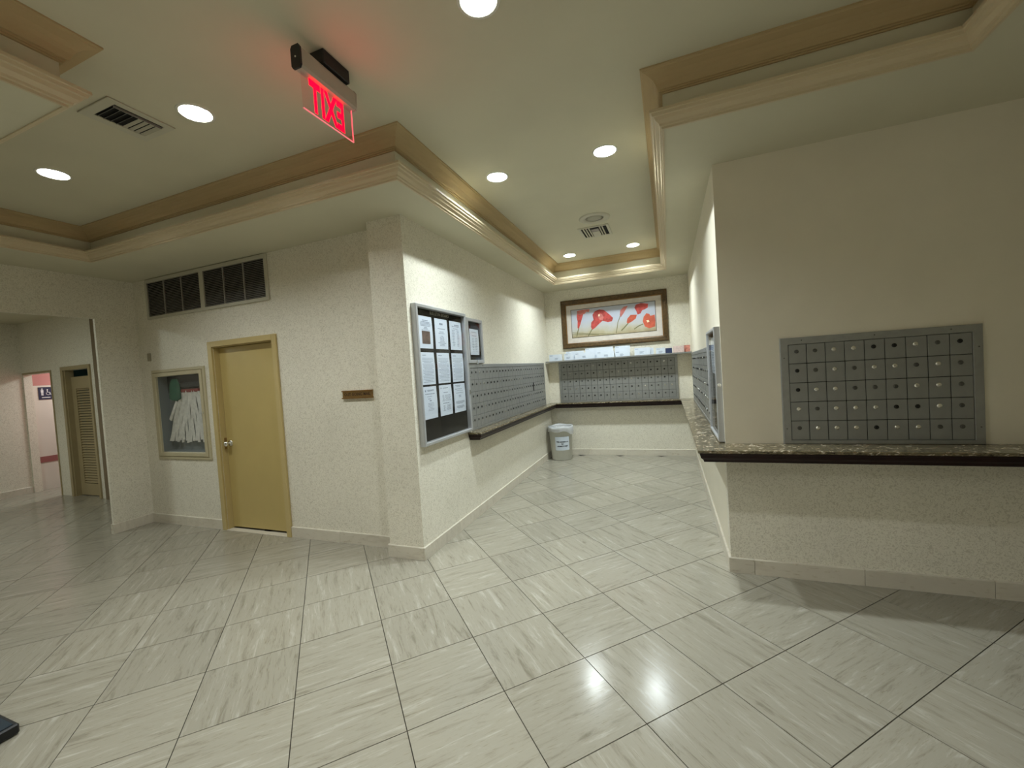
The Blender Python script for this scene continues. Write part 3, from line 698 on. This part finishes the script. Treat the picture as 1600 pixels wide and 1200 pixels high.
# ------------------------------------------------------------------ letter shelf with envelopes
sh = thing('letter_shelf', (-0.8, yB, 1.60), 'thin grey metal shelf across the end wall carrying leaning letters', 'shelf')
SY = 6.735
MB().box(-1.932, 0.338, SY, yB, 1.600, 1.606).box(-1.932, 0.338, SY-0.003, SY, 1.600, 1.622).build('shelf_plate', M['alu'], sh)
ENV = [(-1.88,-1.66,0.125,0,'small white envelope at the left end of the letter shelf',None),
 (-1.62,-1.46,0.125,0,'white envelope with a small printed block, second from the left on the shelf',None),
 (-1.60,-1.30,0.160,1,'long white envelope leaning behind, second group from the left',None),
 (-1.44,-1.11,0.125,0,'plain white envelope in front, left of the shelf centre',None),
 (-1.27,-0.82,0.190,1,'tall white document leaning behind, left of the shelf centre',None),
 (-1.08,-0.80,0.118,0,'white envelope with dark stamp mark at the shelf centre',None),
 (-0.79,-0.555,0.185,1,'tallest bluish-white document leaning right of the shelf centre',None),
 (-0.785,-0.56,0.105,0,'low white envelope in front of the tallest document',None),
 (-0.485,-0.25,0.130,0,'white windowed envelope right of the gap on the shelf',None),
 (-0.36,-0.20,0.118,1,'pale envelope peeking out behind the windowed envelope',None),
 (-0.165,-0.033,0.105,0,'short white letter left of the navy card',None),
 (-0.028,0.068,0.092,0,'navy blue card on the letter shelf','navy'),
 (0.085,0.240,0.115,0,'pale pink flyer near the right end of the shelf','pink'),
 (0.235,0.325,0.120,1,'salmon red patterned flyer at the right end of the shelf','salmon')]
em = {None: mat('envelope', rgb(200,208,218), 0.6, var=0.03, vscale=15), 'navy': mat('navy_card', rgb(36,48,84), 0.5), 'pink': mat('pink_flyer', rgb(206,184,178), 0.5, var=0.15, vscale=40), 'salmon': mat('salmon_flyer', rgb(196,126,110), 0.5, var=0.3, vscale=40)}
for k, (a, b, h, lay, lb_, kk) in enumerate(ENV):
    y0 = 6.79 + (0.035 if lay else 0.0) + (k % 3)*0.004; z0 = 1.6065
    r = thing('envelope', ((a+b)/2, y0, z0), lb_, 'letter', 'letters on the end wall shelf')
    t = 0.10 if lay else 0.07
    f_ = lambda u, v, w_, y0=y0, t=t: (u, y0 + v*t*1.2 - w_, z0 + v*math.cos(t))
    q = MB(); plane_box(q, f_, a, b, 0, h, -0.002, 0.0); q.build('sheet', em[kk], r)
    if kk is None:
        rr = random.Random(k); q = MB()
        plane_box(q, f_, a+0.012, a+0.06, h-0.022, h-0.014, 0.0002, 0.0006)
        cx = (a+b)/2 + rr.uniform(-.02,.02)
        for i in range(3): plane_box(q, f_, cx-0.03, cx+0.03+rr.uniform(-.02,.01), h*0.5-i*0.012, h*0.5-i*0.012+0.005, 0.0002, 0.0006)
        q.build('print', M['print'], r)

# ------------------------------------------------------------------ waste bin
bc = (-1.715, 6.62)
wb = thing('waste_bin', (bc[0], bc[1], 0), 'white-grey plastic waste bin with bag liner and paper label in the alcove corner', 'bin')
tub = mat('bin_plastic', rgb(206,206,198), 0.45)
MB().lathe([(0.158,0.0),(0.166,0.012),(0.192,0.50),(0.198,0.50),(0.198,0.515),(0.188,0.515),(0.16,0.03),(0.05,0.02)], 36, cap=True).build('tub', tub, wb, (0,0,0.0), smooth=True)
bag = bpy.data.materials.new('bag_film'); bag.use_nodes = True; bb_ = bag.node_tree.nodes['Principled BSDF']
bb_.inputs['Base Color'].default_value = rgb(216,218,220); bb_.inputs['Roughness'].default_value = 0.25; bb_.inputs['Alpha'].default_value = 0.72
bg = MB(); NB = 48; rowz = []
for (r_, h_, f1, f2) in [(0.15,0.34,0,0),(0.182,0.45,.2,.2),(0.188,0.53,.6,.3),(0.196,0.555,.9,.5),(0.207,0.53,.9,1),(0.207,0.47,1,1),(0.202,0.425,1,1)]:
    for k in range(NB):
        a = 2*math.pi*k/NB
        wv = 0.004*math.sin(a*9+1)+0.003*math.sin(a*17)
        droop = 0.0
        if h_ < 0.5 and r_ > 0.2: droop = 0.05*math.cos(a+math.pi*0.55) + 0.012*math.sin(a*5)
        bg.v.append(((r_+wv*f1)*math.cos(a), (r_+wv*f1)*math.sin(a), h_ + droop*f2 + 0.008*f1*math.sin(a*4)))
for i in range(6):
    for k in range(NB): bg.f.append((i*NB+k, i*NB+(k+1)%NB, (i+1)*NB+(k+1)%NB, (i+1)*NB+k))
bg.build('bag_liner', bag, wb, (0,0,0), smooth=True)
# curved label facing the camera
a0 = math.atan2(-6.62, 1.715) + 0.10
def flb(s, z, e=0.0):
    r_ = 0.1675 + (z-0.012)/0.488*0.026 + 0.0015 + e; a = a0 + s/r_
    return (r_*math.cos(a), r_*math.sin(a), z)
lbm = MB(); NL = 10
for t in (0, 1):
    for i in range(NL+1):
        for z in (0.17, 0.39): lbm.v.append(flb(-0.12+0.24*i/NL, z, 0.0008*t))
n1 = 2*(NL+1)
for i in range(NL):
    lbm.f += [(2*i,2*i+2,2*i+3,2*i+1),(n1+2*i,n1+2*i+1,n1+2*i+3,n1+2*i+2),(2*i,2*i+2,n1+2*i+2,n1+2*i),(2*i+1,2*i+3,n1+2*i+3,n1+2*i+1)]
lbm.build('label_sheet', M['paper'], wb, (0,0,0))
for tx, z in (('This container is', 0.31), ('for', 0.275), ('unwanted mail', 0.24)):
    tm = text_mesh(tx, 0.028, 'label_text', M['printd'], lambda x, y, z_, z=z: flb(x, z+y, 0.0016+max(z_,0)), bold=0.0012)
    o = bpy.data.objects.new('label_text', tm); C.objects.link(o); o.parent = wb

# ------------------------------------------------------------------ door, display case, grille and plaque on the door wall
d1 = thing('door_1', (-4.05, yW, 0), 'ochre yellow flush door in an ochre frame', 'door', kind='structure')
fr = MB()
FO0, FO1, FOZ = -4.552, -3.560, 2.015
# jambs and head: face casing plus reveal
for (a, b) in ((FO0, DX0), (DX1, FO1)): fr.box(a, b, yW-0.022, yW+0.0, 0, FOZ)
fr.box(DX0, DX1, yW-0.022, yW, DZ, FOZ)
fr.box(DX0, DX0+0.006, yW, yW+0.098, 0, DZ).box(DX1-0.006, DX1, yW, yW+0.098, 0, DZ).box(DX0+0.006, DX1-0.006, yW, yW+0.098, DZ-0.006, DZ)
fr.box(DX0+0.006, DX0+0.02, yW+0.075, yW+0.098, 0, DZ-0.006)
fr.build('door_frame', M['frame'], d1, bevel=0.002)
slab = MB().box(DX0+0.009, DX1-0.009, yW+0.055, yW+0.092, 0.018, DZ-0.010).build('door_slab', M['door'], d1, bevel=0.002)
MB().box(DX0, DX1, yW-0.02, yW+0.045, 0.0, 0.005).build('threshold', M['base'], d1)
kx, kz = -4.425, 0.925
hn = MB(); hn.lathe([(0.034,0),(0.034,-0.006),(0.026,-0.010),(0.012,-0.012),(0.012,-0.030),(0.022,-0.034),(0.028,-0.045),(0.027,-0.058),(0.018,-0.066),(0.004,-0.068)], 24, c=(kx, yW+0.055, kz), axis='y')
hn.build('door_knob', M['chrome'], slab, loc=-world_loc(slab), smooth=True)
MB().box(DX0-0.0+0.004, DX0+0.010, yW+0.030, yW+0.056, kz-0.06, kz+0.06).build('strike_plate', M['brass'], d1)
MB().box(DX0-0.2, DX1+0.2, yW+0.14, yW+0.16, -0.004, 2.2).build('dark_back', M['dark'], d1)

dc = thing('display_case', (-5.1, yW, 0.75), 'recessed display case with cream frame and glass beside the ochre door', 'display case')
fr2 = mat('cream_case_frame', rgb(188,178,146), 0.45, var=0.04, vscale=5)
frame_mb(fYW, -5.548, -4.645, 0.752, 1.772, [(0,0),(0,0.012),(0.006,0.016),(0.028,0.016),(0.032,0.008),(0.036,0.008),(0.036,0)]).build('outer_trim', fr2, dc)
frame_mb(fYW, -5.512, -4.681, 0.788, 1.736, [(0,0),(0,0.020),(0.004,0.024),(0.038,0.024),(0.042,0.018),(0.042,0)]).build('door_frame', fr2, dc)
greyb = mat('case_lining', rgb(120,128,128), 0.6)
cs = MB(); cs.box(hx0-0.01, hx1+0.01, yW+0.101, yW+0.11, hz0-0.01, hz1+0.01)
cs.box(hx0, hx0+0.006, yW+0.002, yW+0.1, hz0, hz1).box(hx1-0.006, hx1, yW+0.002, yW+0.1, hz0, hz1)
cs.box(hx0+0.006, hx1-0.006, yW+0.002, yW+0.1, hz0, hz0+0.006).box(hx0+0.006, hx1-0.006, yW+0.002, yW+0.1, hz1-0.006, hz1); cs.build('case_box', greyb, dc)
plane_box(MB(), fYW, hx0, hx1, hz0, hz1, 0.004, 0.007).build('glass_pane', M['glass'], dc)
MB().box(hx0+0.007, hx1-0.007, yW+0.094, yW+0.1, 1.50, 1.693).build('dark_upper_panel', mat('dark_panel', rgb(26,30,34), 0.6), dc)
MB().lathe([(0.010,0),(0.010,-0.006),(0.007,-0.008)], 14, c=(-4.69, yW-0.024, 1.27), axis='y').build('lock', M['chrome'], dc)
ga = thing('hanging_garment', (-5.05, yW+0.06, 0.94), 'white fringed garment with green and red trim hanging in the display case', 'garment')
wc = mat('white_fringe', rgb(214,214,206), 0.8, var=0.12, vscale=30, bump=0.4, bscale=50)
rg = random.Random(11); NF = 22
for k in range(NF):
    s = (k+0.5)/NF; xt = -5.20 + 0.34*s; xb = -5.44 + 0.66*s; zt = 1.52 + rg.uniform(-.01,.0); zb = 0.945 + rg.uniform(-0.015, 0.02)
    y_ = yW + 0.066 + 0.011*math.sin(k*2.1); wt = 0.010; wbm = 0.0165
    q = MB(); NQ = 8; rows = []
    for j in range(NQ+1):
        t = j/NQ; x = xt + (xb-xt)*t + 0.006*math.sin(t*5+k); z = zt + (zb-zt)*t; w_ = wt + (wbm-wt)*t; yy = y_ - 0.010*t + 0.006*math.sin(t*9+k*1.3)
        for (dx, dy) in ((-w_,0.004),(0,-0.013),(w_,0.004),(0,0.016)): q.v.append((x+dx, yy+dy, z))
    for j in range(NQ):
        for e in range(4): q.f.append((j*4+e, j*4+(e+1)%4, (j+1)*4+(e+1)%4, (j+1)*4+e))
    q.f += [(0,1,2,3), (NQ*4+3,NQ*4+2,NQ*4+1,NQ*4)]
    q.build('fringe', wc, ga)
q = MB()
for sx, x0, x1, z0, z1 in ((-1,-5.27,-5.42,1.42,1.20),(1,-4.90,-4.80,1.52,1.36)):
    q.add([(x0,yW+0.05,z0),(x0+0.05,yW+0.04,z0-0.02),(x1+0.05,yW+0.04,z1-0.02),(x1,yW+0.05,z1),(x0,yW+0.08,z0),(x0+0.05,yW+0.08,z0-0.02),(x1+0.05,yW+0.08,z1-0.02),(x1,yW+0.08,z1)],
          [(0,1,2,3),(7,6,5,4),(0,1,5,4),(1,2,6,5),(2,3,7,6),(3,0,4,7)])
q.build('side_tassel', wc, ga, bevel=0.006)
MB().box(-5.16, -4.86, yW+0.045, yW+0.085, 1.500, 1.536).build('red_band', mat('red_cloth', rgb(128,44,40), 0.8), ga, bevel=0.006)
q = MB(); gp = [(-5.285,1.44),(-5.26,1.60),(-5.22,1.66),(-5.12,1.66),(-5.085,1.56),(-5.09,1.43),(-5.16,1.41),(-5.24,1.415)]
n = len(gp); q.add([(x-0.06,yW+0.030,z) for x,z in gp]+[(x-0.06,yW+0.042,z) for x,z in gp], [tuple(range(n)),tuple(range(2*n-1,n-1,-1))]+[(i,(i+1)%n,n+(i+1)%n,n+i) for i in range(n)])
q.build('green_panel', mat('green_cloth', rgb(30,86,62), 0.8, var=0.2, vscale=20), ga, bevel=0.004)
q = MB().box(-5.33, -4.83, yW+0.05, yW+0.085, 1.55, 1.61); q.build('dark_yoke', mat('dark_cloth', rgb(30,36,36), 0.85), ga, bevel=0.01)

# return air grille
rg_ = thing('return_air_grille', (-4.56, yW, 2.35), 'wide double return air grille with dark horizontal slats above the door', 'vent')
fv = MB(); V0, V1, VZ0, VZ1 = -5.520, -3.604, 2.352, 2.802; vm0, vm1 = -4.597, -4.532; vi0, vi1, vj0, vj1 = -5.488, -3.642, 2.384, 2.762
frm = MB().grid([V0, vi0, vm0, vm1, vi1, V1], [VZ0, vj0, vj1, VZ1], lambda u, v: not (vj0 < v < vj1 and (vi0 < u < vm0 or vm1 < u < vi1)), 0.001, 0.018, fYW)
frm.build('frame', mat('grille_frame', rgb(190,186,168), 0.4), rg_, bevel=0.002)
plane_box(MB(), fYW, vi0, vi1, vj0, vj1, 0.0005, 0.002).build('backing', M['dark'], rg_)
sl = MB(); NSL = 22
for (a, b) in ((vi0, vm0), (vm1, vi1)):
    for k in range(NSL):
        z = vj0 + (k+0.5)*(vj1-vj0)/NSL
        sl.add([(a,yW-0.003,z+0.007),(b,yW-0.003,z+0.007),(b,yW-0.015,z-0.003),(a,yW-0.015,z-0.003),(a,yW-0.003,z+0.0082),(b,yW-0.003,z+0.0082),(b,yW-0.015,z-0.0016),(a,yW-0.015,z-0.0016)],
               [(0,3,2,1),(4,5,6,7),(0,1,5,4),(1,2,6,5),(2,3,7,6),(3,0,4,7)])
so = sl.build('slats', M['ventg'], rg_); so['kind'] = 'stuff'
for u in (-5.19, -4.89, -4.225, -3.93):
    plane_box(MB(), fYW, u-0.006, u+0.006, vj0, vj1, 0.004, 0.017).build('divider', M['ventg'], rg_)

pq = thing('mail_plaque', (-2.62, yW, 1.35), 'small brass wall plaque reading outgoing mail beside the pilaster', 'sign')
plane_box(MB(), fYW, -2.79, -2.457, 1.357, 1.410, 0.001, 0.012).build('plate', M['brass'], pq)
plane_box(MB(), fYW, -2.795, -2.452, 1.410, 1.419, 0.001, 0.020).build('rail', M['gold'], pq)
plane_box(MB(), fYW, -2.795, -2.452, 1.346, 1.356, 0.001, 0.022).build('rail', M['gold'], pq)
tm = text_mesh('OUT GOING MAIL', 0.036, 'lettering', mat('plaque_ink', rgb(70,48,24), 0.6), lambda x, y, z: fYW(-2.623+x, 1.383+y, 0.0125+max(z,0)), bold=0.0008, sx=0.95)
o = bpy.data.objects.new('lettering', tm); C.objects.link(o); o.parent = pq; o.location = -world_loc(pq)
wp = tag(plane_box(MB(), fYW, -5.60, -5.545, 1.885, 1.975, 0.001, 0.012).build('wall_plate', mat('plate_beige', rgb(160,152,128), 0.5), bevel=0.003), 'small beige blank plate on the wall above the display case', 'wall plate')

# ------------------------------------------------------------------ louvred door in the side hall
d2 = thing('door_2', (-8.36, yR, 0), 'tan louvred door at the end of the side hall', 'door', kind='structure')
tn = mat('hall_door_paint', rgb(164,148,112), 0.45, var=0.04, vscale=6)
q = MB(); q.box(-8.762, L0, yR-0.02, yR, 0, 2.01).box(L1, -7.972, yR-0.02, yR, 0, 2.01).box(L0, L1, yR-0.02, yR, LZ, 2.01)
q.box(L0, L0+0.02, yR, yR+0.1, 0, LZ).box(L1-0.02, L1, yR, yR+0.1, 0, LZ); q.build('door_frame', tn, d2)
lx0, lx1, ly = L0+0.022, L1-0.022, yR+0.062
q = MB().box(lx0, lx0+0.11, ly, ly+0.035, 0.01, 1.85).box(lx1-0.11, lx1, ly, ly+0.035, 0.01, 1.85).box(lx0+0.11, lx1-0.11, ly, ly+0.035, 0.01, 0.19).box(lx0+0.11, lx1-0.11, ly, ly+0.035, 1.665, 1.85)
q.build('door_stiles', tn, d2)
q = MB(); z = 0.2
while z < 1.66:
    a, b = lx0+0.11, lx1-0.11
    q.add([(a,ly+0.004,z),(b,ly+0.004,z),(b,ly+0.024,z+0.022),(a,ly+0.024,z+0.022),(a,ly+0.004,z+0.006),(b,ly+0.004,z+0.006),(b,ly+0.024,z+0.031),(a,ly+0.024,z+0.031)],
          [(0,3,2,1),(4,5,6,7),(0,1,5,4),(1,2,6,5),(2,3,7,6),(3,0,4,7)]); z += 0.040
so = q.build('louvre_slats', tn, d2); so['kind'] = 'stuff'
struct(MB().box(P1, P1+0.02, yR-0.012, yR, 0, PZ+0.03).box(P0, P1, yR-0.012, yR, PZ, PZ+0.03), 'trim_20', tn, 'thin tan casing around the opening to the pink corridor', 'trim')

# accessible restroom sign
rs = thing('restroom_sign', (-10.0, 3.775, 1.535), 'small dark blue restroom sign with white figure and wheelchair symbols on the pink wall', 'sign')
navy = mat('sign_navy', rgb(34,40,66), 0.5); sw = mat('sign_white', rgb(226,226,228), 0.5)
plane_box(MB(), fXP, 3.685, 3.862, 1.535, 1.745, 0.001, 0.007).build('plate', navy, rs)
q = MB(); cx, cz = 3.73, 1.65
def disc(q, u, v, r_, w0=0.0072, w1=0.0082, n=12):
    q.add([fXP(u+r_*math.cos(2*math.pi*k/n), v+r_*math.sin(2*math.pi*k/n), w) for w in (w0,w1) for k in range(n)], [tuple(range(n)), tuple(range(2*n-1,n-1,-1))]+[(k,(k+1)%n,n+(k+1)%n,n+k) for k in range(n)])
disc(q, cx, 1.715, 0.011); plane_box(q, fXP, cx-0.016, cx+0.016, 1.655, 1.70, 0.0072, 0.0082); plane_box(q, fXP, cx-0.012, cx-0.002, 1.605, 1.655, 0.0072, 0.0082); plane_box(q, fXP, cx+0.002, cx+0.012, 1.605, 1.655, 0.0072, 0.0082)
q.build('figure_symbol', sw, rs)
q = MB(); disc(q, 3.795, 1.70, 0.009); plane_box(q, fXP, 3.789, 3.798, 1.655, 1.692, 0.0072, 0.0082); plane_box(q, fXP, 3.795, 3.82, 1.652, 1.66, 0.0072, 0.0082); plane_box(q, fXP, 3.818, 3.825, 1.62, 1.66, 0.0072, 0.0082); plane_box(q, fXP, 3.818, 3.838, 1.615, 1.622, 0.0072, 0.0082)
n = 20
for k in range(3, 17):
    a, b = 2*math.pi*k/n + 1.6, 2*math.pi*(k+1)/n + 1.6; u0, v0 = 3.803, 1.637
    q.add([fXP(u0+r_*math.cos(t), v0+r_*math.sin(t), w) for w in (0.0072,0.0082) for (t, r_) in ((a,0.028),(b,0.028),(b,0.022),(a,0.022))], [(0,1,2,3),(7,6,5,4),(0,1,5,4),(1,2,6,5),(2,3,7,6),(3,0,4,7)])
q.build('wheelchair_symbol', sw, rs)
q = MB(); plane_box(q, fXP, 3.72, 3.825, 1.563, 1.575, 0.0072, 0.0082); q.build('caption', sw, rs)

# ------------------------------------------------------------------ exit sign
ex = thing('exit_sign', (-1.5, 1.64, zH), 'red glowing edge-lit exit sign hanging from the ceiling', 'sign')
hs = mat('sign_housing', rgb(186,178,164), 0.45)
XS = -1.5
prof = [(-0.026,2.945),(-0.026,3.018),(-0.018,3.03),(0.018,3.03),(0.026,3.018),(0.026,2.945),(0.018,2.932),(-0.018,2.932)]
k = len(prof)
def prism_y(q, prof, y0, y1, s=1.0):
    cxm = XS; czm = 2.98
    vs_ = [(XS+e*s, y, czm+(z-czm)*s) for y in (y0,y1) for e, z in prof]; k = len(prof)
    return q.add(vs_, [tuple(range(k)), tuple(range(2*k-1,k-1,-1))] + [(i,(i+1)%k,k+(i+1)%k,k+i) for i in range(k)])
prism_y(MB(), prof, 1.478, 1.822).build('housing', hs, ex)
prism_y(MB(), prof, 1.468, 1.478, 1.06).build('end_cap', M['black'], ex)
prism_y(MB(), prof, 1.822, 1.832, 1.06).build('end_cap', hs, ex)
MB().lathe([(0.004,0),(0.004,-0.002)], 10, c=(XS,1.468,2.98), axis='y').build('test_button', M['white'], ex)
MB().box(-1.55, -1.462, 1.60, 1.775, 3.032, 3.1).build('canopy', M['black'], ex, bevel=0.004)
pan = prism_y  # clear panel
MB().box(XS-0.003, XS+0.003, 1.492, 1.812, 2.768, 2.934).build('panel', M['acry'], ex)
MB().box(XS-0.003, XS+0.003, 1.812, 1.8155, 2.768, 2.934).box(XS-0.003, XS+0.003, 1.492, 1.8155, 2.7645, 2.768).build('panel_edge', pink_m, ex)
tm = text_mesh('EXIT', 0.195, 'letters', red_m, lambda x, y, z: (XS-0.0035-abs(z), 1.652 - x, 2.850 + y), depth=0.0008, bold=0.0075, sx=0.53)
o = bpy.data.objects.new('letters', tm); C.objects.link(o); o.parent = ex; o.location = -world_loc(ex)
for (yy) in (1.56, 1.65, 1.74):
    l = area('exit_glow', (XS, yy, 2.86), 0.05, 0.042, (1.0,0.03,0.05)); l.parent = ex; l.location = (0.06, yy-1.64, 2.86-zH); l.rotation_euler = (0, math.radians(-115), 0)
    l = area('exit_glow', (XS, yy, 2.86), 0.05, 0.035, (1.0,0.03,0.05)); l.parent = ex; l.location = (-0.06, yy-1.64, 2.86-zH); l.rotation_euler = (0, math.radians(115), 0)

# ------------------------------------------------------------------ ceiling vents and speaker
def ceiling_vent(label, x0, x1, y0, y1, ix0, ix1, iy0, iy1):
    r = thing('ceiling_vent', ((x0+x1)/2, (y0+y1)/2, zH), label, 'vent')
    b = MB().grid([x0,ix0,ix1,x1], [y0,iy0,iy1,y1], lambda u, v: not (ix0 < u < ix1 and iy0 < v < iy1), zH-0.008, zH-0.0005, ident)
    b.build('frame', M['ventw'], r, bevel=0.002)
    MB().box(ix0-0.004, ix1+0.004, iy0-0.004, iy1+0.004, zH-0.0015, zH-0.0002).build('dark_duct', M['dark'], r)
    return r
v1 = ceiling_vent('large white louvred ceiling vent near the left ceiling block', -3.00, -2.712, 1.365, 1.692, -2.945, -2.752, 1.415, 1.652)
for k in range(8):
    y = 1.43 + k*0.029; tl = 0.011 if k > 3 else -0.006
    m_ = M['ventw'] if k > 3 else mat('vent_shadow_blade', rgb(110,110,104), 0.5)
    MB().add([(-2.943,y,zH-0.002),(-2.775,y,zH-0.002),(-2.775,y+tl,zH-0.011),(-2.943,y+tl,zH-0.011),(-2.943,y+0.0025,zH-0.002),(-2.775,y+0.0025,zH-0.002),(-2.775,y+tl+0.0025,zH-0.011),(-2.943,y+tl+0.0025,zH-0.011)],
         [(0,3,2,1),(4,5,6,7),(0,1,5,4),(1,2,6,5),(2,3,7,6),(3,0,4,7)]).build('blade', m_, v1)
MB().box(-2.772, -2.768, 1.417, 1.650, zH-0.014, zH-0.002).build('blade', M['ventg'], v1)
v2 = ceiling_vent('small square ceiling vent beyond the round speaker in the alcove', -0.905, -0.555, 4.84, 5.24, -0.875, -0.585, 4.87, 5.21)
for x in (-0.845, -0.815, -0.782, -0.66, -0.63):
    MB().box(x-0.007, x+0.007, 4.872, 5.208, zH-0.012, zH-0.002).build('blade', M['ventw'], v2)
MB().box(-0.768, -0.680, 5.03, 5.208, zH-0.010, zH-0.002).build('blade', M['ventw'], v2)
MB().box(-0.768, -0.680, 4.93, 5.02, zH-0.010, zH-0.002).build('blade', M['ventg'], v2)
spk = thing('ceiling_speaker', (-0.668, 4.585, zH), 'round flush ceiling speaker in the alcove', 'speaker')
MB().lathe([(0.165,0.0),(0.162,-0.008),(0.148,-0.012),(0.100,-0.010),(0.096,-0.004)], 40, cap=False).build('rim', M['ventw'], spk, (0,0,0), smooth=True)
MB().lathe([(0.097,-0.003),(0.05,-0.006),(0.004,-0.007)], 40).build('speaker_grille', mat('speaker_mesh', rgb(172,168,150), 0.6), spk, (0,0,0), smooth=True)

# ------------------------------------------------------------------ low black stand base at the left edge
bs = thing('stand_base', (-3.1, 0.6, 0), 'low black stand base on the floor at the bottom left edge', 'base')
MB().box(-3.40, -2.835, 0.30, 0.880, 0.004, 0.050).build('slab', mat('base_black', rgb(10,11,13), 0.45), bs, bevel=0.006)
MB().box(-3.385, -2.850, 0.315, 0.865, 0.050, 0.0525).build('top_plate', mat('base_top', rgb(40,52,62), 0.25, var=0.15, vscale=20), bs)
for (x, y) in ((-3.36,0.34),(-2.875,0.34),(-3.36,0.84),(-2.875,0.84)):
    MB().lathe([(0.015,0.0),(0.015,0.004)], 12).build('foot', M['black'], bs, loc=(x+3.1, y-0.6, 0))
